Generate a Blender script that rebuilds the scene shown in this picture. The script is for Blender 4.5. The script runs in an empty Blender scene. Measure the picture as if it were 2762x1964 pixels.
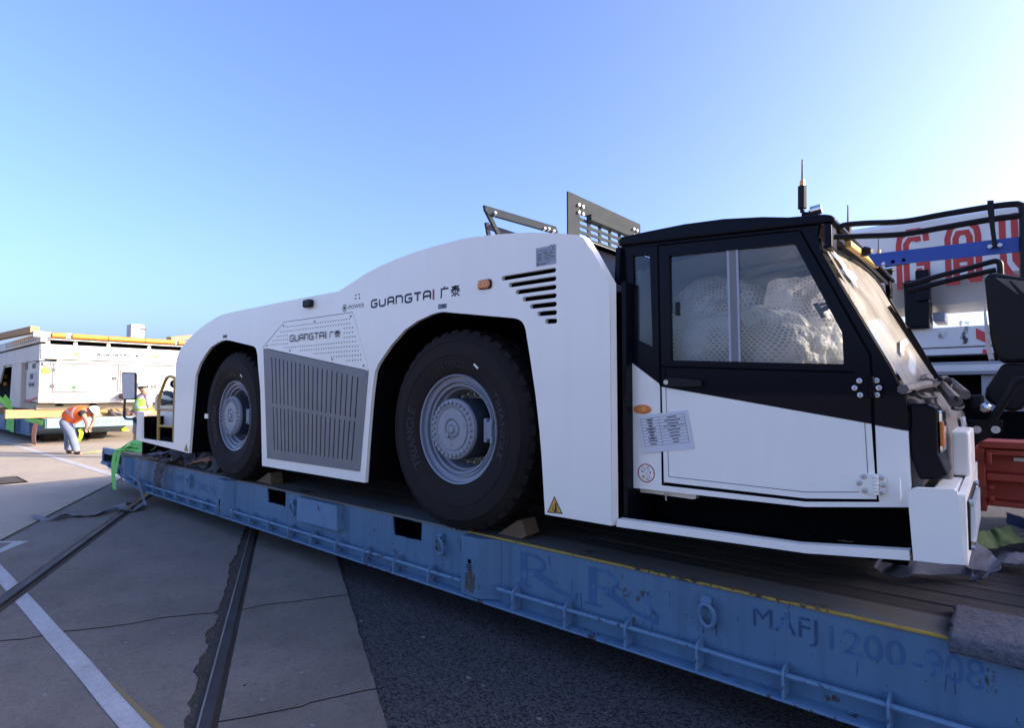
import bpy, bmesh, math, random
from mathutils import Vector, Matrix, noise
random.seed(7)
scene = bpy.context.scene
R_ = math.radians
# ------------------------------------------------------------------ camera
F, CX, CY, CH = 1548.0, 1381.0, 982.0, 1.66
VPX, HOR = -428.0, 1058.0
pit = math.atan((HOR - CY) / F)
th = math.atan2(CX - VPX, math.hypot(F, HOR - CY))
a0 = Vector((-math.cos(th), math.sin(th), 0))
RT = Vector((math.sin(th), math.cos(th), 0))
AX = a0 * math.cos(pit) + Vector((0, 0, math.sin(pit)))
UP = RT.cross(AX)
CAM = Vector((0, 0, CH))
cd = bpy.data.cameras.new('camera'); cam = bpy.data.objects.new('camera', cd)
scene.collection.objects.link(cam)
cd.sensor_width = 36; cd.lens = F / 2762 * 36; cd.clip_end = 5000; cd.clip_start = 0.05
m3 = Matrix((RT, UP, -AX)).transposed()
cam.matrix_world = Matrix.Translation(CAM) @ m3.to_4x4()
scene.camera = cam
# ------------------------------------------------------------------ light
SUN_EL = 18.5
SUN_AZ = Vector((0.83, 0.56, 0)).normalized()          # horizontal direction towards the sun
world = bpy.data.worlds.new('World'); scene.world = world; world.use_nodes = True
wn = world.node_tree.nodes; wl = world.node_tree.links
bg = wn['Background']
sky = wn.new('ShaderNodeTexSky'); sky.sky_type = 'NISHITA'; sky.sun_disc = False
sky.sun_elevation = R_(SUN_EL)
sky.sun_rotation = math.atan2(SUN_AZ.x, SUN_AZ.y)  # clockwise from +Y
sky.air_density = 0.8; sky.dust_density = 4.6; sky.ozone_density = 4.0; sky.altitude = 0
hs = wn.new('ShaderNodeMix'); hs.data_type = 'RGBA'; hs.blend_type = 'MULTIPLY'; hs.inputs['Factor'].default_value = 1; hs.inputs['B'].default_value = (0.935, 0.89, 1.04, 1)   # camera white balance
wl.new(sky.outputs[0], hs.inputs['A']); wl.new(hs.outputs['Result'], bg.inputs['Color'])
bg.inputs['Strength'].default_value = 0.115
sd = bpy.data.lights.new('sun', 'SUN'); sd.energy = 2.6; sd.angle = R_(0.5); sd.color = (1.0, 0.82, 0.60)
so = bpy.data.objects.new('sun', sd); scene.collection.objects.link(so)
sdir = (SUN_AZ * math.cos(R_(SUN_EL)) + Vector((0, 0, math.sin(R_(SUN_EL)))))
so.rotation_euler = sdir.to_track_quat('Z', 'Y').to_euler(); so.location = (20, 20, 30)
vs = scene.view_settings
vs.view_transform = 'Standard'; vs.look = 'None'; vs.exposure = 2.2; vs.gamma = 1; vs.use_curve_mapping = False
scene.cycles.max_bounces = 7; scene.cycles.transparent_max_bounces = 12
scene.cycles.caustics_reflective = False; scene.cycles.caustics_refractive = False
# ------------------------------------------------------------------ helpers
def ray(u, v): return AX + RT * ((u - CX) / F) - UP * ((v - CY) / F)
def PY(u, v, Y): d = ray(u, v); return CAM + d * (Y / d.y)
def PX(u, v, X): d = ray(u, v); return CAM + d * (X / d.x)
def PZ(u, v, Z=0.0): d = ray(u, v); return CAM + d * ((Z - CH) / d.z)
def zone(x0, y0, s): return lambda x, y: (x0 + x / s, y0 + y / s)
ZA = zone(450, 780, 2.953); ZB = zone(950, 780, 2.4246); ZC = zone(1250, 480, 3.867); ZD = zone(1600, 550, 2.855)
ZE = zone(1600, 1000, 2.687); ZF = zone(2150, 400, 3.248); ZG = zone(2300, 900, 2.32); ZH = zone(2380, 980, 3.867)
ZI = zone(2200, 500, 4.06); ZJ = zone(900, 740, 5.0756); ZK = zone(0, 850, 4.0607); ZL = zone(0, 860, 8.12)
ZM = zone(0, 1040, 8.12); ZN = zone(310, 960, 5.8); ZO = zone(1690, 1080, 6.766); ZQ = zone(2380, 1380, 5.076)
ZR = zone(250, 1180, 4.568); ZS = zone(1900, 1450, 2.65); ZT = zone(1250, 1380, 2.781); ZU = zone(650, 1250, 2.275)
ZV = zone(0, 1150, 1.9957); ZW = zone(2500, 700, 3.248); ZZ = lambda x, y: (x, y)
def XZ(z, pts, Y): return [(p.x, p.z) for p in (PY(*z(*q), Y) for q in pts)]
def YZ(z, pts, X): return [(p.y, p.z) for p in (PX(*z(*q), X) for q in pts)]
def XYg(z, pts, Z=0.0): return [(p.x, p.y) for p in (PZ(*z(*q), Z) for q in pts)]
COL = scene.collection
ORG = {}
def facing_y(Y): return Matrix(((1, 0, 0, 0), (0, 0, -1, Y), (0, 1, 0, 0), (0, 0, 0, 1)))     # local xy -> XZ, +z towards -Y
def facing_x(X): return Matrix(((0, 0, 1, X), (1, 0, 0, 0), (0, 1, 0, 0), (0, 0, 0, 1)))      # local xy -> YZ, +z towards +X
def facing_z(Z): return Matrix.Translation((0, 0, Z))
def curve_mesh(cu):
    o = bpy.data.objects.new('tmp', cu); COL.objects.link(o)
    dg = bpy.context.evaluated_depsgraph_get()
    me = bpy.data.meshes.new_from_object(o.evaluated_get(dg))
    vs_ = [v.co.copy() for v in me.vertices]; fs = [tuple(p.vertices) for p in me.polygons]
    bpy.data.objects.remove(o); bpy.data.meshes.remove(me); bpy.data.curves.remove(cu)
    return vs_, fs
def arc(cx, cy, r, a0_, a1_, n): return [(cx + r * math.cos(R_(a0_ + (a1_ - a0_) * i / n)), cy + r * math.sin(R_(a0_ + (a1_ - a0_) * i / n))) for i in range(n + 1)]
def circ(cx, cy, r, n=12): return [(cx + r * math.cos(2 * math.pi * i / n), cy + r * math.sin(2 * math.pi * i / n)) for i in range(n)]
def smooth_path(pts, n=6):
    P = [Vector(p) for p in pts]; out = []
    for i in range(len(P) - 1):
        p0 = P[max(i - 1, 0)]; p1 = P[i]; p2 = P[i + 1]; p3 = P[min(i + 2, len(P) - 1)]
        for k in range(n):
            t = k / n
            out.append(0.5 * ((2 * p1) + (p2 - p0) * t + (2 * p0 - 5 * p1 + 4 * p2 - p3) * t * t + (3 * p1 - p0 - 3 * p2 + p3) * t ** 3))
    out.append(P[-1]); return out
def rounded(poly, r, n=4):
    out = []; N = len(poly)
    for i in range(N):
        p = Vector(poly[i]).to_2d(); a = Vector(poly[i - 1]).to_2d(); b = Vector(poly[(i + 1) % N]).to_2d()
        da = (a - p); db = (b - p); rr = min(r, da.length * 0.45, db.length * 0.45)
        s = p + da.normalized() * rr; e = p + db.normalized() * rr
        for k in range(n + 1):
            t = k / n; out.append(tuple(s * (1 - t) ** 2 + p * 2 * t * (1 - t) + e * t * t))
    return out
class MB:
    def __init__(s): s.v = []; s.f = []
    def add(s, v, f):
        o = len(s.v); s.v += [Vector(x) for x in v]; s.f += [tuple(i + o for i in q) for q in f]; return s
    def hexa(s, c):      # 8 corners: bottom 4 ccw, top 4 ccw
        return s.add(c, [(3, 2, 1, 0), (4, 5, 6, 7), (0, 1, 5, 4), (1, 2, 6, 5), (2, 3, 7, 6), (3, 0, 4, 7)])
    def box(s, x0, x1, y0, y1, z0, z1):
        x0, x1 = sorted((x0, x1)); y0, y1 = sorted((y0, y1)); z0, z1 = sorted((z0, z1))
        return s.hexa([(x0, y0, z0), (x1, y0, z0), (x1, y1, z0), (x0, y1, z0), (x0, y0, z1), (x1, y0, z1), (x1, y1, z1), (x0, y1, z1)])
    def bar(s, p, q, w, h, up=(0, 0, 1)):
        p = Vector(p); q = Vector(q); d = (q - p).normalized(); u = Vector(up)
        r = d.cross(u).normalized() * (w / 2); u = r.cross(d).normalized() * (h / 2)
        return s.hexa([p - r - u, p + r - u, q + r - u, q - r - u, p - r + u, p + r + u, q + r + u, q - r + u])
    def prism(s, poly, M, h):    # simple convex-ish polygon, local z from 0 to -h
        n = len(poly); A = [M @ Vector((x, y, 0)) for x, y in poly]; B = [M @ Vector((x, y, -h)) for x, y in poly]
        ar = sum(poly[i][0] * poly[(i + 1) % n][1] - poly[(i + 1) % n][0] * poly[i][1] for i in range(n))
        fl = [tuple(range(n)), tuple(range(2 * n - 1, n - 1, -1))] + [(i, i + n, (i + 1) % n + n, (i + 1) % n) for i in range(n)]
        if ar < 0: fl = [t[::-1] for t in fl]
        return s.add(A + B, fl)
    def plate(s, outline, holes, M, h, bev=0):   # polygon with holes via curve fill; front face at local z=0, back at -h
        cu = bpy.data.curves.new('c', 'CURVE'); cu.dimensions = '2D'; cu.fill_mode = 'BOTH'; cu.extrude = h / 2
        for pl in [outline] + list(holes):
            sp = cu.splines.new('POLY'); sp.points.add(len(pl) - 1); sp.use_cyclic_u = True
            for i, (x, y) in enumerate(pl): sp.points[i].co = (x, y, 0, 1)
        v, f = curve_mesh(cu)
        return s.add([M @ Vector((p.x, p.y, p.z - h / 2)) for p in v], f)
    def sheet(s, poly, M):
        return s.add([M @ Vector((x, y, 0)) for x, y in poly], [tuple(range(len(poly)))])
    def tube(s, path, r, n=8, cap=True, closed=False):
        P = [Vector(p) for p in path]; N = len(P); rr = r if isinstance(r, (list, tuple)) else [r] * N
        prev = None; o = len(s.v)
        for i in range(N):
            if closed: d = P[(i + 1) % N] - P[i - 1]
            else: d = P[min(i + 1, N - 1)] - P[max(i - 1, 0)]
            d.normalize()
            if prev is None:
                u = d.cross(Vector((0, 0, 1)))
                if u.length < 0.05: u = d.cross(Vector((1, 0, 0)))
            else: u = prev - d * prev.dot(d)
            u.normalize(); prev = u; w = d.cross(u)
            for k in range(n):
                a = 2 * math.pi * k / n; s.v.append(P[i] + (u * math.cos(a) + w * math.sin(a)) * rr[i])
        m = N if closed else N - 1
        for i in range(m):
            j = (i + 1) % N
            for k in range(n): s.f.append((o + i * n + k, o + i * n + (k + 1) % n, o + j * n + (k + 1) % n, o + j * n + k))
        if cap and not closed:
            s.f.append(tuple(o + k for k in range(n))[::-1]); s.f.append(tuple(o + (N - 1) * n + k for k in range(n)))
        return s
    def lathe(s, c, prof, n=64, axis='y', close=False):   # prof [(r, offset along axis)]
        c = Vector(c); o = len(s.v)
        for r, t in prof:
            for k in range(n):
                a = 2 * math.pi * k / n
                if axis == 'y': s.v.append(c + Vector((r * math.cos(a), t, r * math.sin(a))))
                elif axis == 'z': s.v.append(c + Vector((r * math.cos(a), r * math.sin(a), t)))
                else: s.v.append(c + Vector((t, r * math.cos(a), r * math.sin(a))))
        for i in range(len(prof) - 1):
            for k in range(n):
                q = (o + i * n + k, o + i * n + (k + 1) % n, o + (i + 1) * n + (k + 1) % n, o + (i + 1) * n + k)
                s.f.append(q if axis != 'y' else q)
        if close:
            s.f.append(tuple(o + k for k in range(n))); s.f.append(tuple(o + (len(prof) - 1) * n + k for k in range(n))[::-1])
        return s
    def cyl(s, p, q, r, n=16): return s.tube([p, q], r, n)
    def ribbon(s, path, wd, t=0.004, n=6, crumple=0.0, seed=0):   # path points, width vectors (full width)
        P = smooth_path(path, n); W = smooth_path(wd, n) if isinstance(wd, list) else [Vector(wd)] * len(P)
        K = 4; o = len(s.v)
        for side in (0, 1):
            for i, (p, w) in enumerate(zip(P, W)):
                d = P[min(i + 1, len(P) - 1)] - P[max(i - 1, 0)]
                nn = d.cross(w); nn = nn.normalized() if nn.length > 1e-9 else Vector((0, 0, 1))
                for k in range(K + 1):
                    q = p + w * (k / K - 0.5)
                    if crumple: q = q + nn * crumple * noise.noise(Vector((i * 0.45, k * 0.9, seed * 7.3)))
                    s.v.append(q + nn * (t / 2 if side else -t / 2))
        L = len(P); st = L * (K + 1)
        for i in range(L - 1):
            for k in range(K):
                a = o + i * (K + 1) + k; b = a + K + 1
                s.f.append((a, b, b + 1, a + 1)); s.f.append((a + st, a + 1 + st, b + 1 + st, b + st))
            a = o + i * (K + 1); b = a + K + 1
            s.f.append((a, a + st, b + st, b)); a += K; b += K; s.f.append((a, b, b + st, a + st))
        for e, sg in ((0, 1), (L - 1, -1)):
            for k in range(K):
                a = o + e * (K + 1) + k; s.f.append((a, a + 1, a + 1 + st, a + st)[::sg])
        return s
    def stroke(s, pts, w, M, closed=False):     # flat stroke of width w in the local plane
        P = [Vector((x, y)) for x, y in pts]; N = len(P); Lf = []; Rg = []
        for i in range(N):
            a = P[i] - P[i - 1] if (i > 0 or closed) else P[1] - P[0]
            b = P[(i + 1) % N] - P[i] if (i < N - 1 or closed) else P[-1] - P[-2]
            a.normalize(); b.normalize(); na = Vector((-a.y, a.x)); nb = Vector((-b.y, b.x)); m = na + nb
            if m.length < 1e-6: m = na
            m.normalize(); k = 1 / max(0.45, m.dot(na)); Lf.append(P[i] + m * (w / 2 * k)); Rg.append(P[i] - m * (w / 2 * k))
        o = len(s.v)
        for l, r in zip(Lf, Rg): s.v += [M @ Vector((l.x, l.y, 0)), M @ Vector((r.x, r.y, 0))]
        for i in range(N if closed else N - 1):
            j = (i + 1) % N; s.f.append((o + 2 * i, o + 2 * i + 1, o + 2 * j + 1, o + 2 * j))
        return s
    def text(s, body, fn, ext=0.0, spacing=1.0, bold=0.0):    # fn maps normalised (x in 0..1, y in 0..1, z) to world
        cu = bpy.data.curves.new('t', 'FONT'); cu.body = body; cu.extrude = ext; cu.space_character = spacing; cu.offset = bold; cu.resolution_u = 3
        v, f = curve_mesh(cu)
        if not v: return s
        x0 = min(p.x for p in v); x1 = max(p.x for p in v); y0 = min(p.y for p in v); y1 = max(p.y for p in v)
        return s.add([fn((p.x - x0) / (x1 - x0), (p.y - y0) / max(1e-6, y1 - y0), p.z) for p in v], f)
    def build(s, name, mat, parent=None, smooth=False, bevel=0, kind=None, label=None, cat=None, group=None, ang=35, seg=2, base=None):
        me = bpy.data.meshes.new(name)
        if parent is not None: org = ORG[parent.name]
        else:
            if base is not None: org = Vector(base)
            else:
                xs = [p.x for p in s.v]; ys = [p.y for p in s.v]; zs = [p.z for p in s.v]
                org = Vector(((min(xs) + max(xs)) / 2, (min(ys) + max(ys)) / 2, min(zs)))
        me.from_pydata([p - org for p in s.v], [], s.f); me.validate()
        o = bpy.data.objects.new(name, me); COL.objects.link(o)
        if parent is not None: o.parent = parent
        else: o.location = org
        ORG[o.name] = org
        me.materials.append(mat)
        if smooth: me.shade_smooth(); me.set_sharp_from_angle(angle=R_(ang))
        if bevel:
            b = o.modifiers.new('bevel', 'BEVEL'); b.width = bevel; b.segments = seg; b.limit_method = 'ANGLE'; b.angle_limit = R_(40)
        tag(o, label, cat, group, kind)
        return o
def tag(o, label=None, cat=None, group=None, kind=None):
    if label: o['label'] = label
    if cat: o['category'] = cat
    if group: o['group'] = group
    if kind: o['kind'] = kind
    return o
def thing(name, label, cat, loc, group=None):
    o = bpy.data.objects.new(name, None); COL.objects.link(o); o.location = loc; o.empty_display_size = 0.2
    ORG[o.name] = Vector(loc); return tag(o, label, cat, group)
def copy_part(o, parent, delta=(0, 0, 0)):
    c = o.copy(); COL.objects.link(c); c.parent = parent; c.location = o.location + Vector(delta); ORG[c.name] = ORG[parent.name] + Vector(delta); return c
def copy_tree(o, parent, delta=(0, 0, 0)):
    c = o.copy(); COL.objects.link(c); c.parent = parent
    c.location = o.location + Vector(delta); ORG[c.name] = ORG[o.name] + Vector(delta)
    for ch in list(o.children): copy_tree(ch, c)
    return c
# ------------------------------------------------------------------ materials
def mat(name, col, rough=0.5, metal=0.0, col2=None, scale=6.0, amt=0.5, bump=0.0, bscale=60.0, spec=0.5, rust=None, rust_amt=0.0, rust_scale=3.0,
        coat=0.0, stretch=(1, 1, 1), chips=None, chip_amt=0.0, streak=None, alpha=None, rrange=0.08, detail=6):
    m = bpy.data.materials.new(name); m.use_nodes = True; nt = m.node_tree; N = nt.nodes; L = nt.links; b = N['Principled BSDF']
    b.inputs['Metallic'].default_value = metal; b.inputs['Specular IOR Level'].default_value = spec; b.inputs['Coat Weight'].default_value = coat
    tc = N.new('ShaderNodeTexCoord'); mp = N.new('ShaderNodeMapping'); mp.inputs['Scale'].default_value = stretch; L.new(tc.outputs['Object'], mp.inputs['Vector'])
    def nz(sc, d=detail, rg=0.6):
        n = N.new('ShaderNodeTexNoise'); n.inputs['Scale'].default_value = sc; n.inputs['Detail'].default_value = d; n.inputs['Roughness'].default_value = rg
        L.new(mp.outputs[0], n.inputs['Vector']); return n
    def ramp(src, lo, hi):
        r = N.new('ShaderNodeMapRange'); r.inputs['From Min'].default_value = lo; r.inputs['From Max'].default_value = hi; L.new(src, r.inputs['Value']); return r
    def mix(fac, a, c):
        x = N.new('ShaderNodeMix'); x.data_type = 'RGBA'
        if hasattr(fac, 'is_linked') or hasattr(fac, 'node'): L.new(fac, x.inputs['Factor'])
        else: x.inputs['Factor'].default_value = fac
        for sock, val in ((x.inputs['A'], a), (x.inputs['B'], c)):
            if isinstance(val, tuple): sock.default_value = (*val, 1)
            else: L.new(val, sock)
        return x.outputs['Result']
    c2 = col2 if col2 else tuple(x * 0.75 for x in col)
    n1 = nz(scale); r1 = ramp(n1.outputs['Fac'], 0.5 - 0.35, 0.5 + 0.35)
    ml = N.new('ShaderNodeMath'); ml.operation = 'MULTIPLY'; ml.inputs[1].default_value = amt; L.new(r1.outputs[0], ml.inputs[0])
    out = mix(ml.outputs[0], col, c2)
    if rust:
        n2 = nz(rust_scale, 8, 0.7); r2 = ramp(n2.outputs['Fac'], 0.62 - rust_amt, 0.68 - rust_amt); out = mix(r2.outputs[0], out, rust)
    if streak:
        mp2 = N.new('ShaderNodeMapping'); mp2.inputs['Scale'].default_value = (14, 14, 0.8); L.new(tc.outputs['Object'], mp2.inputs['Vector'])
        n4 = N.new('ShaderNodeTexNoise'); n4.inputs['Scale'].default_value = 1.0; n4.inputs['Detail'].default_value = 5; L.new(mp2.outputs[0], n4.inputs['Vector'])
        r4 = ramp(n4.outputs['Fac'], 0.50, 0.78); m4 = N.new('ShaderNodeMath'); m4.operation = 'MULTIPLY'; m4.inputs[1].default_value = 0.65; L.new(r4.outputs[0], m4.inputs[0]); out = mix(m4.outputs[0], out, streak)
    if chips:
        n5 = nz(22, 6, 0.75); n6 = nz(2.2, 3); ad = N.new('ShaderNodeMath'); ad.operation = 'MULTIPLY_ADD'; L.new(n6.outputs['Fac'], ad.inputs[0]); ad.inputs[1].default_value = 0.55; L.new(n5.outputs['Fac'], ad.inputs[2])
        r5 = ramp(ad.outputs[0], 0.93 - chip_amt, 0.965 - chip_amt); out = mix(r5.outputs[0], out, chips)
    L.new(out, b.inputs['Base Color'])
    r3 = ramp(n1.outputs['Fac'], 0.3, 0.7); r3.inputs['To Min'].default_value = max(0.02, rough - rrange); r3.inputs['To Max'].default_value = min(1, rough + rrange)
    L.new(r3.outputs[0], b.inputs['Roughness'])
    if bump:
        n3 = nz(bscale, 4); bp = N.new('ShaderNodeBump'); bp.inputs['Strength'].default_value = bump; bp.inputs['Distance'].default_value = 0.01
        L.new(n3.outputs['Fac'], bp.inputs['Height']); L.new(bp.outputs[0], b.inputs['Normal'])
    m['bsdf'] = 'Principled BSDF'
    return m
M = {}
M['white'] = mat('white_paint', (0.92, 0.87, 0.755), 0.38, col2=(0.87, 0.82, 0.71), scale=0.9, amt=0.9, bump=0.03, bscale=220, coat=0.25, streak=(0.86, 0.81, 0.70))
M['white_old'] = mat('white_paint_worn', (0.72, 0.72, 0.70), 0.5, col2=(0.58, 0.57, 0.54), scale=2.5, amt=0.7, rust=(0.28, 0.22, 0.17), rust_amt=-0.06, rust_scale=2.0)
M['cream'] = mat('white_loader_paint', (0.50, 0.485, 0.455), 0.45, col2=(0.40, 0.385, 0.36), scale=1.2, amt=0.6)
M['black'] = mat('black_paint', (0.004, 0.0045, 0.008), 0.4, col2=(0.006, 0.0065, 0.010), scale=4, bump=0.03, bscale=150, spec=0.06, coat=0.10)
M['dark'] = mat('dark_underbody', (0.003, 0.003, 0.004), 0.9, col2=(0.005, 0.005, 0.005), spec=0.05)
M['plastic'] = mat('black_plastic', (0.007, 0.007, 0.009), 0.5, col2=(0.014, 0.0135, 0.013), scale=8, bump=0.08, bscale=200, spec=0.2)
M['dusty'] = mat('dusty_plastic', (0.17, 0.145, 0.12), 0.85, col2=(0.06, 0.052, 0.045), scale=9, amt=0.8, bump=0.1, bscale=120)
M['grille'] = mat('grey_grille_paint', (0.185, 0.178, 0.172), 0.5, col2=(0.16, 0.155, 0.15), scale=5)
M['rubber'] = mat('tyre_rubber', (0.009, 0.0078, 0.0075), 0.8, col2=(0.032, 0.024, 0.020), scale=4.5, amt=0.9, bump=0.2, bscale=70, spec=0.2)
M['rubber_dark'] = mat('tyre_lettering', (0.011, 0.010, 0.010), 0.6)
M['rim'] = mat('grey_rim_paint', (0.23, 0.25, 0.29), 0.42, col2=(0.19, 0.21, 0.245), scale=8)
M['hub'] = mat('grey_hub_paint', (0.28, 0.29, 0.315), 0.45, col2=(0.235, 0.24, 0.26), scale=8)
M['hubdark'] = mat('dark_hub_paint', (0.03, 0.04, 0.05), 0.5)
M['lime'] = mat('lime_plastic', (0.45, 0.5, 0.04), 0.5)
M['steel'] = mat('bare_steel', (0.5, 0.5, 0.5), 0.35, metal=0.9)
M['chrome'] = mat('chrome', (0.8, 0.8, 0.8), 0.12, metal=1.0)
M['blue'] = mat('blue_trailer_paint', (0.104, 0.197, 0.292), 0.55, col2=(0.068, 0.138, 0.215), scale=1.6, amt=0.85, rust=(0.065, 0.075, 0.085), rust_amt=-0.06, rust_scale=3.2, bump=0.08, bscale=30, stretch=(1, 1, 0.7), chips=(0.05, 0.045, 0.042), chip_amt=0.005, streak=(0.05, 0.095, 0.15))
M['bluerib'] = mat('blue_trailer_paint_worn', (0.14, 0.25, 0.37), 0.55, col2=(0.09, 0.165, 0.255), scale=4, amt=0.8, rust=(0.085, 0.058, 0.038), rust_amt=-0.045, rust_scale=7, bump=0.12, bscale=50, chips=(0.045, 0.03, 0.022), chip_amt=0.05)
M['bluedark'] = mat('blue_stencil_paint', (0.028, 0.068, 0.15), 0.6, rust=(0.068, 0.165, 0.31), rust_amt=0.08, rust_scale=16)
M['bluefaint'] = mat('blue_faded_lettering', (0.048, 0.122, 0.245), 0.6, rust=(0.066, 0.16, 0.30), rust_amt=0.10, rust_scale=9)
M['yedge'] = mat('yellow_edge_paint', (0.42, 0.27, 0.04), 0.6, col2=(0.30, 0.19, 0.04), scale=6, rust=(0.05, 0.04, 0.035), rust_amt=-0.02, rust_scale=5, chips=(0.03, 0.024, 0.02), chip_amt=0.10)
M['yedge_worn'] = mat('worn_edge_paint', (0.13, 0.15, 0.16), 0.6, col2=(0.2, 0.14, 0.05), scale=5, amt=0.9, rust=(0.04, 0.035, 0.03), rust_amt=0.02, rust_scale=6)
M['margin'] = mat('worn_deck_steel', (0.085, 0.125, 0.17), 0.6, col2=(0.15, 0.10, 0.035), scale=4, amt=1.0, rust=(0.035, 0.028, 0.024), rust_amt=0.045, rust_scale=3.2, bump=0.1, bscale=40, stretch=(0.6, 1, 1))
M['plank'] = mat('weathered_plank', (0.06, 0.045, 0.036), 0.85, col2=(0.022, 0.018, 0.016), scale=4, amt=1.0, bump=0.3, bscale=25, stretch=(0.25, 5, 5))
M['plank2'] = mat('weathered_plank_pale', (0.085, 0.062, 0.046), 0.85, col2=(0.03, 0.024, 0.02), scale=4, amt=1.0, bump=0.3, bscale=25, stretch=(0.25, 5, 5))
M['timber'] = mat('timber', (0.40, 0.27, 0.13), 0.8, col2=(0.22, 0.13, 0.06), scale=5, amt=0.9, bump=0.15, bscale=30, stretch=(6, 0.6, 6))
M['timberx'] = mat('timber_block', (0.20, 0.135, 0.075), 0.8, col2=(0.09, 0.055, 0.03), scale=5, amt=0.9, bump=0.15, bscale=30, stretch=(0.8, 6, 6))
M['strap_green'] = mat('green_webbing', (0.20, 0.62, 0.11), 0.75, col2=(0.28, 0.75, 0.16), scale=20, bump=0.2, bscale=300)
M['strap_lime'] = mat('lime_webbing', (0.45, 0.62, 0.04), 0.75, col2=(0.55, 0.72, 0.06), scale=20, bump=0.2, bscale=300)
M['strap_grey'] = mat('grey_webbing', (0.20, 0.20, 0.23), 0.85, col2=(0.11, 0.11, 0.125), scale=12, amt=0.9, bump=0.2, bscale=250)
M['strap_dirty'] = mat('dirty_webbing', (0.15, 0.145, 0.15), 0.9, col2=(0.06, 0.055, 0.055), scale=14, amt=1.0, bump=0.25, bscale=200)
M['strap_orange'] = mat('orange_webbing', (0.55, 0.24, 0.12), 0.8, col2=(0.42, 0.2, 0.12), scale=10)
M['strap_olive'] = mat('olive_webbing', (0.10, 0.14, 0.03), 0.85, col2=(0.05, 0.07, 0.02), scale=8, amt=1.0, bump=0.2, bscale=200)
M['strap_blue'] = mat('blue_webbing', (0.008, 0.018, 0.08), 0.8)
M['rubble'] = mat('rubble', (0.085, 0.075, 0.065), 0.9, col2=(0.05, 0.045, 0.04), scale=30)
M['carpet'] = mat('grey_felt', (0.17, 0.17, 0.19), 1.0, col2=(0.06, 0.06, 0.07), scale=45, amt=1.0, bump=0.9, bscale=120, spec=0.1)
M['yellow'] = mat('yellow_ladder_paint', (0.50, 0.29, 0.05), 0.5, col2=(0.4, 0.22, 0.04), scale=8)
M['orange_roller'] = mat('orange_roller', (0.62, 0.23, 0.025), 0.45, col2=(0.55, 0.19, 0.02), scale=5)
M['amber'] = mat('amber_lens', (0.75, 0.20, 0.01), 0.2, col2=(0.45, 0.10, 0.01), scale=60, amt=0.9, coat=0.4)
M['amber2'] = mat('amber_lens_pattern', (0.85, 0.36, 0.06), 0.25)
M['ink'] = mat('navy_print', (0.012, 0.012, 0.030), 0.5)
M['ink_grey'] = mat('grey_print', (0.07, 0.065, 0.07), 0.6)
M['ink_soft'] = mat('faded_print', (0.12, 0.11, 0.10), 0.7)
M['red_print'] = mat('red_print', (0.42, 0.04, 0.03), 0.5)
M['green_print'] = mat('green_print', (0.02, 0.10, 0.05), 0.5)
M['warn'] = mat('warning_yellow', (0.62, 0.34, 0.02), 0.5)
M['label'] = mat('silver_label', (0.36, 0.38, 0.42), 0.4, col2=(0.3, 0.31, 0.34))
M['film'] = mat('torn_film', (0.30, 0.31, 0.31), 0.5)
M['paper'] = mat('taped_paper', (0.62, 0.63, 0.65), 0.35, col2=(0.55, 0.56, 0.58), scale=9, coat=0.2)
M['seam'] = mat('seam_shadow_gap', (0.10, 0.10, 0.11), 0.7)
M['red_steel'] = mat('red_steel', (0.50, 0.062, 0.026), 0.5, col2=(0.36, 0.042, 0.02), scale=4, amt=0.8, bump=0.05)
M['red_hazard'] = mat('red_hazard', (0.60, 0.05, 0.05), 0.45)
M['bluebar'] = mat('blue_bar', (0.02, 0.07, 0.34), 0.4)
M['crane_grey'] = mat('crane_grey', (0.33, 0.35, 0.38), 0.5, col2=(0.22, 0.23, 0.25), scale=3, amt=0.8, bump=0.05)
M['cabin'] = mat('cab_lining', (0.32, 0.33, 0.34), 0.8)
M['concrete'] = None
M['galv'] = mat('hatch_paint', (0.020, 0.026, 0.031), 0.6, col2=(0.030, 0.037, 0.042), scale=9, amt=0.8, bump=0.05, spec=0.05)
M['skin'] = mat('skin', (0.40, 0.20, 0.13), 0.6)
M['vest_orange'] = mat('orange_vest', (0.80, 0.13, 0.02), 0.7, col2=(0.58, 0.08, 0.015), scale=8)
M['vest_green'] = mat('lime_vest', (0.22, 0.50, 0.04), 0.7, col2=(0.16, 0.38, 0.03), scale=8)
M['jeans'] = mat('pale_jeans', (0.10, 0.13, 0.20), 0.85, col2=(0.19, 0.22, 0.28), scale=6, amt=0.9, bump=0.2, bscale=60)
M['shirt_black'] = mat('black_shirt', (0.015, 0.015, 0.02), 0.85)
M['shirt_pink'] = mat('pale_checked_shirt', (0.55, 0.42, 0.52), 0.85, col2=(0.25, 0.2, 0.36), scale=14, amt=1.0)
M['shorts'] = mat('grey_shorts', (0.22, 0.21, 0.21), 0.85)
M['helmet'] = mat('white_helmet', (0.8, 0.8, 0.8), 0.3)
M['hair'] = mat('dark_hair', (0.015, 0.012, 0.01), 0.6)
M['shoe'] = mat('dark_shoe', (0.04, 0.03, 0.025), 0.7)
M['reflect'] = mat('reflective_tape', (0.35, 0.34, 0.36), 0.4)
M['glove'] = mat('work_glove', (0.08, 0.07, 0.05), 0.8)

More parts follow.
